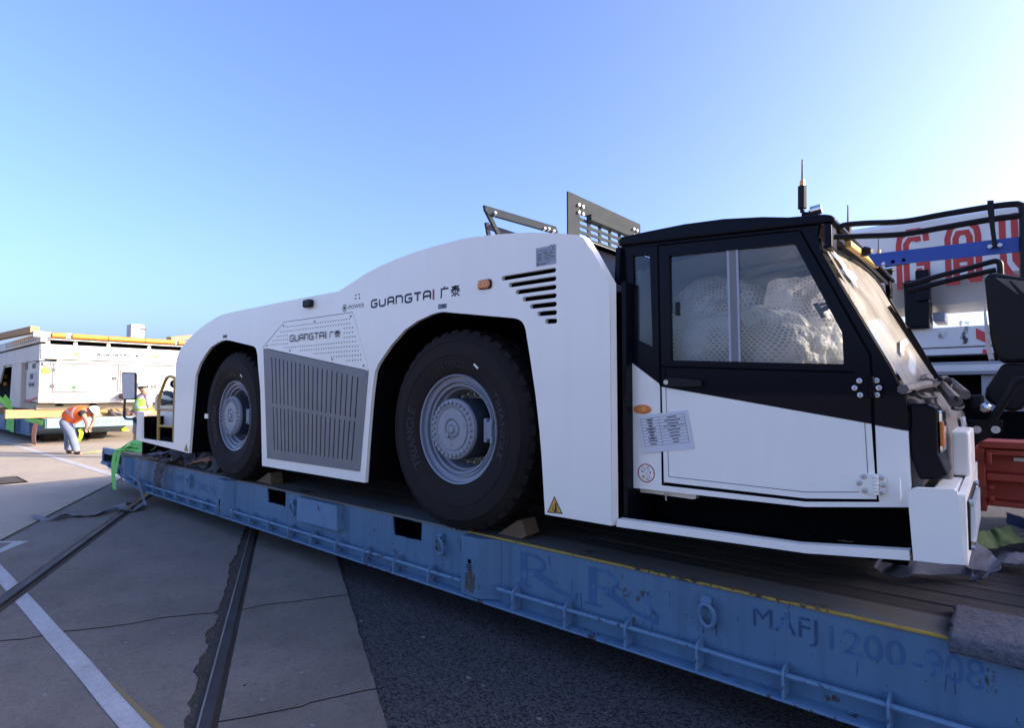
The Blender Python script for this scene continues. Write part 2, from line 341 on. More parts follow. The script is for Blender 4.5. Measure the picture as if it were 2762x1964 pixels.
def glass_mat(name, tint, dust, dust_amt, refl=0.12):
    m = bpy.data.materials.new(name); m.use_nodes = True; nt = m.node_tree; N = nt.nodes; L = nt.links
    N.remove(N['Principled BSDF']); out = N['Material Output']
    tr = N.new('ShaderNodeBsdfTransparent'); tr.inputs[0].default_value = (*tint, 1)
    gl = N.new('ShaderNodeBsdfGlossy'); gl.inputs['Roughness'].default_value = 0.03
    fr = N.new('ShaderNodeFresnel'); fr.inputs[0].default_value = 1.45
    mx = N.new('ShaderNodeMixShader'); L.new(fr.outputs[0], mx.inputs[0]); L.new(tr.outputs[0], mx.inputs[1]); L.new(gl.outputs[0], mx.inputs[2])
    if dust_amt:
        df = N.new('ShaderNodeBsdfDiffuse'); df.inputs[0].default_value = (*dust, 1); ts = N.new('ShaderNodeBsdfTranslucent'); ts.inputs[0].default_value = (*dust, 1)
        dm = N.new('ShaderNodeMixShader'); dm.inputs[0].default_value = 0.4; L.new(df.outputs[0], dm.inputs[1]); L.new(ts.outputs[0], dm.inputs[2])
        tc = N.new('ShaderNodeTexCoord'); n = N.new('ShaderNodeTexNoise'); n.inputs['Scale'].default_value = 5; n.inputs['Detail'].default_value = 8; n.inputs['Roughness'].default_value = 0.65
        L.new(tc.outputs['Object'], n.inputs['Vector'])
        r = N.new('ShaderNodeMapRange'); r.inputs['From Min'].default_value = 0.3; r.inputs['From Max'].default_value = 0.7
        r.inputs['To Min'].default_value = dust_amt * 0.6; r.inputs['To Max'].default_value = min(1, dust_amt * 1.3); L.new(n.outputs['Fac'], r.inputs['Value'])
        m2 = N.new('ShaderNodeMixShader'); L.new(r.outputs[0], m2.inputs[0]); L.new(mx.outputs[0], m2.inputs[1]); L.new(dm.outputs[0], m2.inputs[2]); mx = m2
    L.new(mx.outputs[0], out.inputs['Surface']); return m
M['glass'] = glass_mat('side_glass', (0.92, 0.94, 0.95), (0.5, 0.48, 0.45), 0.04)
M['glass_dark'] = glass_mat('quarter_glass', (0.75, 0.78, 0.82), (0.5, 0.48, 0.45), 0.05)
M['windscreen'] = glass_mat('dusty_windscreen', (0.88, 0.88, 0.86), (0.56, 0.53, 0.46), 0.56)
def wrap_mat():
    m = bpy.data.materials.new('bubble_wrap'); m.use_nodes = True; nt = m.node_tree; N = nt.nodes; L = nt.links; b = N['Principled BSDF']
    tc = N.new('ShaderNodeTexCoord'); at = N.new('ShaderNodeAttribute'); at.attribute_name = 'bubble'
    n = N.new('ShaderNodeTexNoise'); n.inputs['Scale'].default_value = 3.0; n.inputs['Detail'].default_value = 7; n.inputs['Roughness'].default_value = 0.65; L.new(tc.outputs['Object'], n.inputs['Vector'])
    r = N.new('ShaderNodeMapRange'); r.inputs['From Min'].default_value = 0.46; r.inputs['From Max'].default_value = 0.58; L.new(n.outputs['Fac'], r.inputs['Value'])
    pf = N.new('ShaderNodeMath'); pf.operation = 'MULTIPLY'; L.new(at.outputs['Fac'], pf.inputs[0]); L.new(r.outputs[0], pf.inputs[1])      # padding shows through the bubbles
    mx = N.new('ShaderNodeMix'); mx.data_type = 'RGBA'; mx.inputs['A'].default_value = (0.86, 0.87, 0.88, 1); mx.inputs['B'].default_value = (0.46, 0.38, 0.31, 1); L.new(pf.outputs[0], mx.inputs['Factor'])
    m2 = N.new('ShaderNodeMix'); m2.data_type = 'RGBA'; m2.blend_type = 'MULTIPLY'; m2.inputs['B'].default_value = (0.90, 0.915, 0.93, 1); L.new(at.outputs['Fac'], m2.inputs['Factor']); L.new(mx.outputs['Result'], m2.inputs['A']); L.new(m2.outputs['Result'], b.inputs['Base Color'])
    b.inputs['Roughness'].default_value = 0.38; b.inputs['Coat Weight'].default_value = 0.15
    n2 = N.new('ShaderNodeTexNoise'); n2.inputs['Scale'].default_value = 11; n2.inputs['Detail'].default_value = 5; L.new(tc.outputs['Object'], n2.inputs['Vector'])
    bp = N.new('ShaderNodeBump'); bp.inputs['Strength'].default_value = 0.35; bp.inputs['Distance'].default_value = 0.04; L.new(n2.outputs['Fac'], bp.inputs['Height']); L.new(bp.outputs[0], b.inputs['Normal'])
    t = N.new('ShaderNodeBsdfTranslucent'); L.new(m2.outputs['Result'], t.inputs[0]); ms = N.new('ShaderNodeMixShader'); ms.inputs[0].default_value = 0.45
    L.new(b.outputs[0], ms.inputs[1]); L.new(t.outputs[0], ms.inputs[2]); L.new(ms.outputs[0], N['Material Output'].inputs['Surface'])
    return m
M['wrap'] = wrap_mat()
def ground_mat(name, ca, cb_, stain, speck, scale=1.0, bump=0.3, crack=False, dark_agg=None):
    m = bpy.data.materials.new(name); m.use_nodes = True; nt = m.node_tree; N = nt.nodes; L = nt.links; b = N['Principled BSDF']
    g = N.new('ShaderNodeNewGeometry')
    def nz(sc, d, rg=0.6):
        n = N.new('ShaderNodeTexNoise'); n.inputs['Scale'].default_value = sc; n.inputs['Detail'].default_value = d; n.inputs['Roughness'].default_value = rg; L.new(g.outputs['Position'], n.inputs['Vector']); return n.outputs['Fac']
    def rng(s_, lo, hi, t0=0, t1=1):
        r = N.new('ShaderNodeMapRange'); r.inputs['From Min'].default_value = lo; r.inputs['From Max'].default_value = hi; r.inputs['To Min'].default_value = t0; r.inputs['To Max'].default_value = t1; L.new(s_, r.inputs['Value']); return r.outputs[0]
    def mix(f, a, c):
        x = N.new('ShaderNodeMix'); x.data_type = 'RGBA'; L.new(f, x.inputs['Factor'])
        for sock, val in ((x.inputs['A'], a), (x.inputs['B'], c)):
            if isinstance(val, tuple): sock.default_value = (*val, 1)
            else: L.new(val, sock)
        return x.outputs['Result']
    o = mix(rng(nz(1.1 * scale, 8), 0.3, 0.7), ca, cb_)
    o = mix(rng(nz(0.35 * scale, 6, 0.7), 0.50, 0.74, 0, 0.9), o, stain); o = mix(rng(nz(4.5 * scale, 7, 0.75), 0.52, 0.68, 0, 0.55), o, stain); o = mix(rng(nz(26, 5, 0.7), 0.50, 0.70, 0, 0.5), o, speck)
    fine = nz(150, 3, 0.7); o = mix(rng(fine, 0.42, 0.66, 0, 0.75), o, speck)
    h = fine
    if dark_agg:
        v = N.new('ShaderNodeTexVoronoi'); v.inputs['Scale'].default_value = 95; L.new(g.outputs['Position'], v.inputs['Vector'])
        sp = N.new('ShaderNodeSeparateColor'); L.new(v.outputs['Color'], sp.inputs[0])
        o = mix(rng(sp.outputs[0], 0.25, 0.45, 1.0, 0), o, dark_agg); o = mix(rng(sp.outputs[1], 0.80, 0.95, 0, 0.6), o, (0.115, 0.115, 0.12)); h = v.outputs['Distance']
    L.new(o, b.inputs['Base Color']); b.inputs['Roughness'].default_value = 0.9; b.inputs['Specular IOR Level'].default_value = 0.2
    bp = N.new('ShaderNodeBump'); bp.inputs['Strength'].default_value = bump; bp.inputs['Distance'].default_value = 0.006; L.new(h, bp.inputs['Height']); L.new(bp.outputs[0], b.inputs['Normal'])
    return m
M['concrete'] = ground_mat('old_concrete', (0.245, 0.218, 0.186), (0.175, 0.156, 0.134), (0.105, 0.094, 0.081), (0.080, 0.071, 0.061), bump=0.6)
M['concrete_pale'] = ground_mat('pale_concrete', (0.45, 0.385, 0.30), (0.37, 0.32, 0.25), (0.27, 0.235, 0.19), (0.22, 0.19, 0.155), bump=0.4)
M['asphalt'] = ground_mat('coarse_asphalt', (0.062, 0.062, 0.065), (0.05, 0.05, 0.053), (0.045, 0.045, 0.047), (0.08, 0.08, 0.083), bump=0.7, dark_agg=(0.018, 0.018, 0.02))
M['dirt'] = ground_mat('rail_dirt', (0.060, 0.053, 0.046), (0.034, 0.030, 0.026), (0.018, 0.016, 0.015), (0.095, 0.083, 0.07), scale=6, bump=1.0)
M['line'] = ground_mat('white_line_paint', (0.50, 0.50, 0.50), (0.40, 0.40, 0.40), (0.26, 0.26, 0.25), (0.28, 0.28, 0.27), scale=3)
M['line_yellow'] = ground_mat('yellow_line_paint', (0.30, 0.20, 0.05), (0.24, 0.17, 0.06), (0.18, 0.16, 0.12), (0.18, 0.15, 0.1), scale=4)
M['gum'] = ground_mat('gum_spots', (0.30, 0.30, 0.30), (0.22, 0.22, 0.22), (0.2, 0.2, 0.2), (0.12, 0.12, 0.12), scale=8)
M['rail'] = mat('rail_steel', (0.030, 0.026, 0.023), 0.6, col2=(0.018, 0.016, 0.015), scale=3, amt=0.8)
M['rail_edge'] = mat('polished_rail_edge', (0.22, 0.18, 0.13), 0.45, metal=0.6, col2=(0.04, 0.035, 0.03), scale=2.0, amt=1.0)
# ------------------------------------------------------------------ ground
DV = Vector((-0.882, 0.471)); NV = Vector((0.471, 0.882))
def SW(s, w): p = DV * s + NV * w; return (p.x, p.y)
def swof(p): p = Vector(p); return (p.dot(DV), p.dot(NV))
MB().sheet([(-2500, -2500), (2500, -2500), (2500, 2500), (-2500, 2500)], facing_z(-0.016)).build('ground', M['asphalt'], kind='structure', base=(0, 0, -0.016))
apron = thing('concrete_apron', None, None, (0, 0, 0)); apron['kind'] = 'structure'
def jag(pts, amp, seed, step=0.12):
    out = []
    for i in range(len(pts) - 1):
        a = Vector(pts[i]); b = Vector(pts[i + 1]); n = max(1, int((b - a).length / step))
        for k in range(n):
            p = a.lerp(b, k / n); d = (b - a).normalized(); nn = Vector((-d.y, d.x))
            out.append(tuple(p + nn * amp * noise.noise(Vector((p.x * 9, p.y * 9, seed)))))
    out.append(tuple(pts[-1])); return out
def smooth2(p): return [(q.x, q.y) for q in smooth_path([(x, y, 0) for x, y in p], 3)]
def slab(poly, mt='concrete'): MB().prism(poly, facing_z(0), 0.12).build('concrete_slab', M[mt], apron)
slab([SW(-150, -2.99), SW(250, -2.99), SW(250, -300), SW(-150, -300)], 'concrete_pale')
slab([SW(-12, -2.93), SW(60, -2.93), SW(60, -2.145), SW(-12, -2.145)])
def gpx(z, pts): return XYg(z, pts, 0)
crC = gpx(ZZ, [(0, 1731), (60, 1727), (115, 1716), (170, 1706), (260, 1697), (350, 1686), (430, 1670), (520, 1660), (576, 1656)])
d0 = Vector(crC[0]); dd = (Vector(crC[1]) - d0).normalized(); k = (-1.985 - d0.dot(NV)) / dd.dot(NV); crC = [tuple(d0 + dd * k)] + crC
jC = gpx(ZV, [(930, 1640), (945, 1600), (975, 1530), (960, 1490), (1000, 1440), (1035, 1380), (1010, 1330), (1050, 1240), (1085, 1180), (1075, 1140), (1120, 1080), (1140, 1020)])
jC2 = gpx(ZV, [(1150, 1000), (1195, 950), (1200, 900), (1225, 830), (1232, 760), (1262, 700), (1280, 650), (1310, 570)])
jC2 = jC2 + [SW(14, -0.46), SW(60, -0.46)]
jg2 = lambda p, a, sd: jag(jag(jag(p, a, sd, 0.06), a * .9, sd + 10, 0.014), a * .5, sd + 20, 0.006)
nar = lambda pts: [tuple(Vector(p) + NV * .036) for p in pts]
jCa = [SW(-6, -0.50), tuple(Vector(jC[0]) - DV * .8)] + jg2(smooth2(nar(jC)), 0.028, 1); jC2a = jg2(smooth2(jC2[:-1]), 0.02, 2) + [jC2[-1]]
cr1 = jag(crC, 0.012, 3, 0.06)
slab([SW(-6, -1.985)] + cr1 + jCa[::-1])
slab([tuple(Vector(p) + DV * 0.024) for p in cr1] + jC2a + [SW(60, -1.985)])
crD1 = jag(gpx(ZZ, [(620, 1654), (650, 1648), (700, 1636), (729, 1632), (800, 1624), (870, 1615), (940, 1606)]), 0.010, 4, 0.05)
crD2 = jag(gpx(ZZ, [(560, 1955), (694, 1933), (813, 1909), (839, 1898), (920, 1879), (1008, 1862)]), 0.010, 5, 0.05)
def ext(c, w0, w1):
    a, b = Vector(c[0]), Vector(c[3]); d = (a - b).normalized(); k = (w0 - a.dot(NV)) / d.dot(NV); s = tuple(a + d * k)
    a, b = Vector(c[-1]), Vector(c[-4]); d = (a - b).normalized(); k = (w1 - a.dot(NV)) / d.dot(NV); return [s] + [q for q in c if w0 + 0.01 < Vector(q).dot(NV) < w1 - 0.01] + [tuple(a + d * k)]
crD1 = ext(crD1, -0.295, 0.489); crD2 = ext(crD2, -0.295, 0.489)
sh = lambda c, e: [tuple(Vector(p) + DV * e) for p in c]
def edge(c0, c1, sd):     # asphalt side edge between two cracks, slightly broken
    return jag([c0, c1], 0.010, sd, 0.07)[1:-1]
far_end = SW(60, 0.489); near_end = SW(-6, 0.489)
slab([SW(-6, -0.295)] + crD2 + edge(crD2[-1], near_end, 6) + [near_end])
slab(sh(crD2, 0.016) + edge(crD2[-1], crD1[-1], 7) + crD1[::-1])
slab(sh(crD1, 0.022) + edge(crD1[-1], SW(14, 0.489), 8) + [far_end, SW(60, -0.295)])
M['crack'] = mat('crack_dirt', (0.018, 0.016, 0.014), 0.95, spec=0.05)
def crack(c, w, sh_):
    m = MB(); m.stroke([tuple(Vector(p) + DV * sh_) for p in c], w, facing_z(-0.0015)); m.build('crack_dirt', M['crack'], kind='structure')
crack(cr1, .030, .012); crack(crD2, .022, .008); crack(crD1, .028, .011)
MB().sheet([SW(-10, -0.9), SW(60, -0.9), SW(60, -0.2), SW(-10, -0.2)], facing_z(-0.008)).build('rail_dirt', M['dirt'], kind='structure')
MB().sheet([SW(-10, -2.2), SW(60, -2.2), SW(60, -1.9), SW(-10, -1.9)], facing_z(-0.009)).build('rail_dirt', M['dirt'], kind='structure')
MB().sheet([SW(-12, -3.05), SW(60, -3.05), SW(60, -2.85), SW(-12, -2.85)], facing_z(-0.010)).build('joint_dirt', M['dirt'], kind='structure')
def rail(w):
    m = MB(); prof = [(-0.036, -0.05), (-0.036, 0.004), (-0.028, 0.012), (0.028, 0.012), (0.036, 0.004), (0.036, -0.05)]
    a = [Vector((*SW(-10, w + x), z)) for x, z in prof]; b = [Vector((*SW(60, w + x), z)) for x, z in prof]
    n = len(prof); m.add(a + b, [(i, i + 1, i + 1 + n, i + n) for i in range(n - 1)])
    r = m.build('steel_rail', M['rail'], kind='structure')
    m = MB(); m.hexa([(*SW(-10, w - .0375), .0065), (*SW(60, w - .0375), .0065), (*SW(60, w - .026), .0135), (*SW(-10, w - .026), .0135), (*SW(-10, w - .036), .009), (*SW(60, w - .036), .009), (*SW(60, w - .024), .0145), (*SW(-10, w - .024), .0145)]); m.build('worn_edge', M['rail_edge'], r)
rail(-2.085); rail(-0.355)
# crumbs of broken concrete along the right rail
m = MB(); rnd = random.Random(3)
for i in range(520):
    s = rnd.uniform(1.2, 6.5); w = -0.455 + rnd.gauss(0, 0.03)
    if w > -0.41: continue
    x, y = SW(s, w); r = rnd.uniform(0.003, 0.011); z = -0.008 + r * 0.3
    c = [(x + r * math.cos(t + rnd.random()) * rnd.uniform(.6, 1.2), y + r * math.sin(t + rnd.random()) * rnd.uniform(.6, 1.2)) for t in (0, 1.57, 3.14, 4.7)]
    m.hexa([(px, py, -0.012) for px, py in c] + [(x + (px - x) * .6, y + (py - y) * .6, z + r * .5) for px, py in c])
m.build('rubble', M['rubble'], kind='stuff')
# painted lines
def line_band(y0, y1, w0, w1, mt, x_lim=None):
    q = [((w0 - NV.y * y0) / NV.x, y0), ((w1 - NV.y * y0) / NV.x, y0), ((w1 - NV.y * y1) / NV.x, y1), ((w0 - NV.y * y1) / NV.x, y1)]
    return q
lm = MB()
for w0, w1 in ((-60, -2.995), (-2.925, -2.15), (-1.98, -0.52)): 
    for i in range(12 if w0 > -50 else 1):
        n = 12 if w0 > -50 else 1; a = w0 + (w1 - w0) * i / n; b = w0 + (w1 - w0) * (i + 1) / n
        e = 0.006 * noise.noise(Vector((a * 3, 0, 0))); e2 = 0.006 * noise.noise(Vector((b * 3, 0, 0)))
        q = line_band(0.955, 1.06, a, b, None); q = [(q[0][0], q[0][1] + e), (q[1][0], q[1][1] + e2), (q[2][0], q[2][1] + e2), (q[3][0], q[3][1] + e)]
        lm.sheet(q, facing_z(0.004))
for w0, w1 in ((-60, -2.995), (-2.925, -2.15)):
    q = line_band(3.52, 3.68, w0, w1, None); lm.sheet(q, facing_z(0.004))
lm.sheet([(-9.1, 0.75), (-8.523, 1.208), (-8.3, 1.42), (-7.908, 1.125), (-7.95, 1.06), (-8.35, 1.29), (-8.9, 0.75)], facing_z(0.004))
for pl in ([(-15.2, 3.95), (-14.9, 3.85), (-14.2, 3.75), (-14.5, 3.9)], [(-14.6, 4.3), (-14.3, 4.2), (-13.4, 4.0), (-13.8, 4.15)]): lm.sheet(pl, facing_z(0.004))
lm.build('painted_lines', M['line'], kind='structure')
yl = MB(); q = [(-3.95, 1.058), (-3.2, 1.058), (-3.0, 1.058), (-3.0, 1.10), (-3.3, 1.092), (-3.9, 1.072)]; yl.sheet(q, facing_z(0.0075)); yl.build('yellow_line', M['line_yellow'], kind='structure')
g = MB(); rnd = random.Random(11)
spots = [ZV(*p) for p in ((272, 1020), (340, 1020), (447, 1122), (590, 1310), (355, 1390), (240, 1450), (190, 1568), (130, 1275), (1115, 762), (972, 922), (930, 1115), (610, 668), (762, 650), (1318, 1400), (1170, 918), (675, 1168), (20, 1255))] + [ZU(*p) for p in ((275, 935), (370, 1288), (580, 1375), (130, 1453), (440, 1612), (20, 1368), (1610, 1257), (1550, 1522), (738, 957), (1395, 1305), (1118, 1056))] + [ZT(*p) for p in ((300, 1175), (225, 1500), (570, 1540), (150, 1290))]
for i, (u, v) in enumerate(spots):
    p = PZ(u, v, 0); on_asphalt = Vector((p.x, p.y)).dot(NV) > 0.5
    r = rnd.uniform(0.007, 0.015); n = 12; ph = rnd.random() * 6
    pts = [(p.x + r * (1 + 0.45 * math.sin(2 * k + ph)) * math.cos(k * 6.283 / n) * 1.2, p.y + r * rnd.uniform(.45, .8) * math.sin(k * 6.283 / n)) for k in range(n)]
    g.prism(pts, facing_z(-0.011 if on_asphalt else 0.003), 0.003)
g.build('gum_spots', M['gum'], kind='stuff')
# drain grate at the left edge
dg_ = thing('drain_grate', 'dark rectangular drain grate in the concrete at the left edge', 'drain grate', (-14.3, 2.1, 0.0))
MB().box(-14.75, -13.7, 1.75, 2.3, 0.004, 0.012).build('frame', M['dark'], dg_)
for i in range(9): MB().box(-14.7 + i * 0.11, -14.64 + i * 0.11, 1.8, 2.25, 0.014, 0.026).build('bar', M['rail'], dg_)
# ------------------------------------------------------------------ near roll trailer
YT = 3.04; YF = 5.42; TX0, TX1, ZD_, ZB_ = -11.85, 3.2, 0.63, 0.20
tr = thing('roll_trailer', 'long low blue steel roll trailer carrying the white tug', 'trailer', (-4.3, 4.2, 0.0))
web = [(TX0, ZD_), (TX0, 0.455), (-9.9, ZB_), (TX1, ZB_), (TX1, ZD_)]
pk = [(-6.09, -5.70), (-3.92, -3.548), (0.62, 1.0)]
def pocket(x0, x1): 
    p = [(x0, .622), (x0 + .02, .47), (x1, .474), (x1, .628 if False else .622)]
    return p
holes = [jag(pocket(a, b) + [pocket(a, b)[0]], 0.006, i, 0.03)[:-1] for i, (a, b) in enumerate(pk)]
MB().plate(web, holes, facing_y(YT), 0.014).build('side_beam', M['blue'], tr)
MB().plate(web, [], facing_y(YF), 0.014).build('side_beam', M['blue'], tr)
for a, b in pk:
    m = MB(); m.box(a - .03, b + .03, YT + 0.40, YT + 0.41, .44, .63); m.box(a - .03, b + .03, YT + .015, YT + .4, .435, .455); m.box(a - .04, a - .02, YT + .015, YT + .4, .44, .63); m.box(b + .02, b + .04, YT + .015, YT + .4, .44, .63)
    m.build('fork_pocket', M['dark'], tr)
# crossmembers and belly so that no light leaks through
m = MB(); m.box(TX0 + .1, TX1 - .02, 3.55, 5.3, .50, .60); m.build('belly_frame', M['dark'], tr)
m = MB(); m.add([(TX0, 2.955, .455), (TX0, YT, .455), (-9.9, YT, ZB_ - .006), (-9.9, 2.955, ZB_ - .006), (TX0, 2.955, .468), (TX0, YT, .468), (-9.9, YT, ZB_ + .008), (-9.9, 2.955, ZB_ + .008)], [(0, 1, 2, 3), (7, 6, 5, 4), (0, 3, 7, 4), (1, 5, 6, 2), (0, 4, 5, 1), (2, 6, 7, 3)])
m.box(-9.899, TX1, 2.95, YT + .012, ZB_ - .008, ZB_ + .006); m.build('bottom_flange', M['bluerib'], tr, bevel=0.002)
posts = [(-10.807, -10.608), (-7.183, -6.985), (-3.018, -2.839), (1.2, 1.38)]
for a, b in posts:
    m = MB(); zb = ZB_ + .008 if a > -10 else .30
    m.prism([(a, YT - .002), (a, 2.955), (b, 2.955), (b + .14, YT - .002)], facing_z(ZD_ - .004), ZD_ - .006 - zb)
    m.build('stake_post', M['blue'], tr, bevel=0.006)
# worn key slots in the posts
for a, z in ((-7.083, .34), (-10.70, .40)):
    m = MB(); m.prism([(a - .014, z), (a + .014, z), (a + .016, z + .05), (a, z + .065), (a - .016, z + .05)], facing_y(2.9535), .003); m.box(a - .006, a + .006, 2.9515, 2.9535, .215, z); m.build('key_slot', M['dark'], tr)
a = -2.925; m = MB()
m.prism(circ(a - .005, .455, .018, 10), facing_y(2.9530), .002)
for z, w in ((.428, .05), (.412, .055), (.398, .035)): m.box(a - w / 2 - .005, a + w / 2 - .005, 2.951, 2.953, z - .004, z + .003)
rust_m = mat('rust_smear', (0.10, 0.085, 0.055), 0.8, col2=(0.045, 0.04, 0.035), scale=30, amt=1.0, rust=(0.12, 0.19, 0.28), rust_amt=0.06, rust_scale=25, stretch=(3, 1, .5))
m.build('key_slot', M['dark'], tr)
MB().prism(jag([(a - .05, .255), (a + .03, .235), (a + .05, .28), (a + .045, .37), (a + .01, .40), (a - .045, .37), (a - .05, .255)], 0.008, 3, .02)[:-1], facing_y(2.9535), .001).build('rust_patch', rust_m, tr)
# lashing rail: ribs and rod
xs = [-10.15, -9.70, -9.30]; x = -8.87
while x < TX1 - .1: xs.append(round(x, 3)); x += 0.4225
ribs = []
proto_rib = None
for x in xs:
    if any(a - .06 < x < b + .10 for a, b in posts) : continue
    zb = ZB_ + .006 if x > -9.9 else .19 + (-9.9 - x) * .13 + .02
    m = MB(); zt = .322 if x < -2.7 else .345
    prof = [(YT, zt + .008), (YT - .045, zt + .006), (YT - .075, zt - .006), (YT - .088, zt - .03), (YT - .09, zb), (YT, zb)]
    n = 0
    if proto_rib is None or zt != proto_rib[1] or x < -9.9:
        o = m.prism([(p[0], p[1]) for p in prof], facing_x(x + .006), .012).build('lashing_rib', M['bluerib'], tr, bevel=0.002)
        if x > -9.9: proto_rib = (o, zt, x)
    else: copy_part(proto_rib[0], tr, (x - proto_rib[2], 0, 0))
    ribs.append(x)
for (a0_, a1_) in ((-10.35, -7.19), (-6.83, -3.03), (-2.69, 1.19), (1.53, 3.1)):
    m = MB(); pth = [(a0_ + (a1_ - a0_) * i / 14, YT - .062 + .004 * noise.noise(Vector((i * .9, a0_, 0))), .292 + .006 * noise.noise(Vector((i * .7, 5, a0_))) + (.02 if a0_ > -2.7 else 0) + max(0, (-9.9 - (a0_ + (a1_ - a0_) * i / 14)) * .13)) for i in range(15)]
    m.tube(pth, .0135, 8); m.build('lashing_rod', M['bluerib'], tr, smooth=True)
# D-rings
def dring(x):
    m = MB(); z = .53; m.bar((x - .01, YT - .03, z + .005), (x - .01, YT + .005, z + .03), .055, .06); o = m.build('lashing_ring_bracket', M['bluerib'], tr, bevel=.006)
    r = MB(); pts = [(x + .04 * math.sin(t) * (1.0), YT - .038 + .012 * math.cos(t), .475 - .062 * math.cos(t) + .012) for t in [2 * math.pi * i / 20 for i in range(20)]]
    r.tube(pts, .0115, 7, closed=True).build('ring', M['bluerib'], o, smooth=True)
for x in (-8.15, -5.49, -3.30, -1.225, 1.9): dring(x)
m = MB(); m.plate([(-5.337, .634 - .006), (-4.633, .628), (-4.63, .405), (-5.333, .402)], [], facing_y(2.965), .074); m.build('cover_plate', M['bluerib'], tr, bevel=.004)
# deck edges
ym = MB(); ym.box(-3.02, TX1, YT - .014, YT + .004, ZD_ + .0, ZD_ + .0135); ym.build('deck_edge', M['yedge'], tr, bevel=.003)
ym = MB(); ym.box(TX0, -3.02, YT - .012, YT + .004, ZD_ + .0, ZD_ + .0135); ym.build('deck_edge', M['yedge_worn'], tr, bevel=.003, label='worn blue and yellow deck edge')
m = MB(); m.box(TX0, TX1, YT + .004, 3.29, ZD_ - .006, ZD_ + .012); m.build('deck_margin', M['margin'], tr)
m = MB(); m.box(TX0, TX1, 5.2, YF, ZD_ - .006, ZD_ + .012); m.build('deck_margin', M['margin'], tr)
rnd = random.Random(5); y = 3.295; i = 0
while y < 5.19:
    w = 0.185; cuts = [TX0 + .32, -6.8 + rnd.uniform(-1, 1), -2.6 + rnd.uniform(-.8, .8), TX1 - .02]
    for a, b in zip(cuts, cuts[1:]):
        m = MB(); dz = rnd.uniform(-.004, .004); n = max(2, int((b - a) / .5)); y0, y1 = y, min(y + w, 5.19)
        for k in range(1): m.box(a + .004, b - .004, y0, y1, ZD_ - .03, ZD_ + .010 + dz)
        m.build('deck_plank', M['plank'] if rnd.random() < .6 else M['plank2'], tr, bevel=.004)
    y += w + .009; i += 1
# rear end (left) block
m = MB(); m.box(TX0 - .02, TX0 - .001, 2.97, 5.42, .44, .66); m.build('end_beam', M['blue'], tr, bevel=.004)
m = MB(); m.box(TX0 - .05, -11.4, 2.985, 3.035, .60, .70); m.box(TX0 - .05, -11.5, 2.96, 3.03, .42, .47); m.build('corner_fitting', M['bluerib'], tr, bevel=.004)
m = MB(); m.box(TX0, -10.85, 3.0, 3.03, .49, .60); m.build('end_gusset', M['dark'], tr)
# small solid wheels under the rear
def solid_wheel(x, y, par):
    m = MB(); m.lathe((x, y, .262), [(.05, .0), (.17, .0), (.175, .03), (.235, .03), (.26, .05), (.26, .23), (.235, .25), (.05, .25)], 32, 'y'); return m.build('wheel', M['rubber'], par, smooth=True)
w0 = solid_wheel(-8.6, 3.35, tr)
for dx, dy in ((-.7, 0), (0, 1.55), (-.7, 1.55)): copy_part(w0, tr, (dx, dy, 0))
m = MB(); m.box(-9.4, -8.5, 3.6, 4.95, .22, .40); m.build('axle', M['dark'], tr)
# lettering on the trailer side
YL = YT - .0022
def ltxt(body, x0, x1, z0, z1, mt, slope=0.0, name='lettering', Y=YL, par=tr, bold=0.0, sp=1.0):
    return MB().text(body, lambda x, y, z: (x0 + (x1 - x0) * x, Y, z0 + (z1 - z0) * y + slope * x), spacing=sp, bold=bold).build(name, mt, par)
ltxt('MAFJ', -1.0, -.705, .452, .582, M['bluedark'])
ltxt('1200', -.655, -.36, .462, .575, M['bluefaint']); ltxt('-908', -.335, -.095, .455, .575, M['bluefaint'])
ltxt('SWL 100T', -9.08, -8.41, .435, .535, M['bluefaint']); ltxt('SWL 100', -7.95, -7.3, .40, .50, M['bluefaint'])
def serif_r(x0, z0, h, w, mt):
    k = [0]
    def st(pts, wd): k[0] += 1; MB().stroke(pts, wd, facing_y(YL - .0003 * k[0])).build('lettering', mt, tr)
    st([(x0 + .03, z0 + .014), (x0 + .03, z0 + h)], .055); st([(x0 - .03, z0 + .008), (x0 + .10, z0 + .008)], .016)
    st([(x0 + .062, z0 + h - .012)] + [(x0 + .10 + .105 * math.cos(t_), z0 + h * .73 + h * .22 * math.sin(t_)) for t_ in [1.4, 1.0, .6, .2, -.2, -.6, -1.0, -1.4]] + [(x0 + .062, z0 + h * .5)], .026)
    st([(x0 + .12, z0 + h * .46), (x0 + .27, z0 + .06)], .045); st([(x0 + .25, z0 + .05), (x0 + .33, z0 + .03), (x0 + w, z0 + .008)], .026); st([(x0 + w - .012, z0), (x0 + w, z0 + .055)], .018)
serif_r(-2.53, .355, .23, .46, M['bluefaint']); serif_r(-1.985, .355, .235, .46, M['bluefaint'])
m = MB(); Mt = facing_y(YL); m.stroke([(-2.29, .60), (-2.28, .53)], .012, Mt); m.build('lettering', M['bluefaint'], tr); m = MB(); m.stroke([(-1.58, .52), (-1.575, .45), (-1.535, .40)], .02, Mt); m.build('lettering', M['bluedark'], tr)
# rust streaks and scratches on the beam
m = MB(); rnd = random.Random(21)
for i in range(26):
    x = rnd.uniform(-10, 0.2); z = rnd.uniform(.36, .6); l = rnd.uniform(.02, .10); m.stroke([(x, z), (x + rnd.uniform(-.01, .01), z - l)], rnd.uniform(.003, .008), facing_y(YT - .0012))
for x in (-1.26, -1.19, -8.19, -8.11): m.stroke([(x, .46), (x, .37)], .008, facing_y(YT - .0012))
m.build('scuff_marks', M['bluedark'], tr)
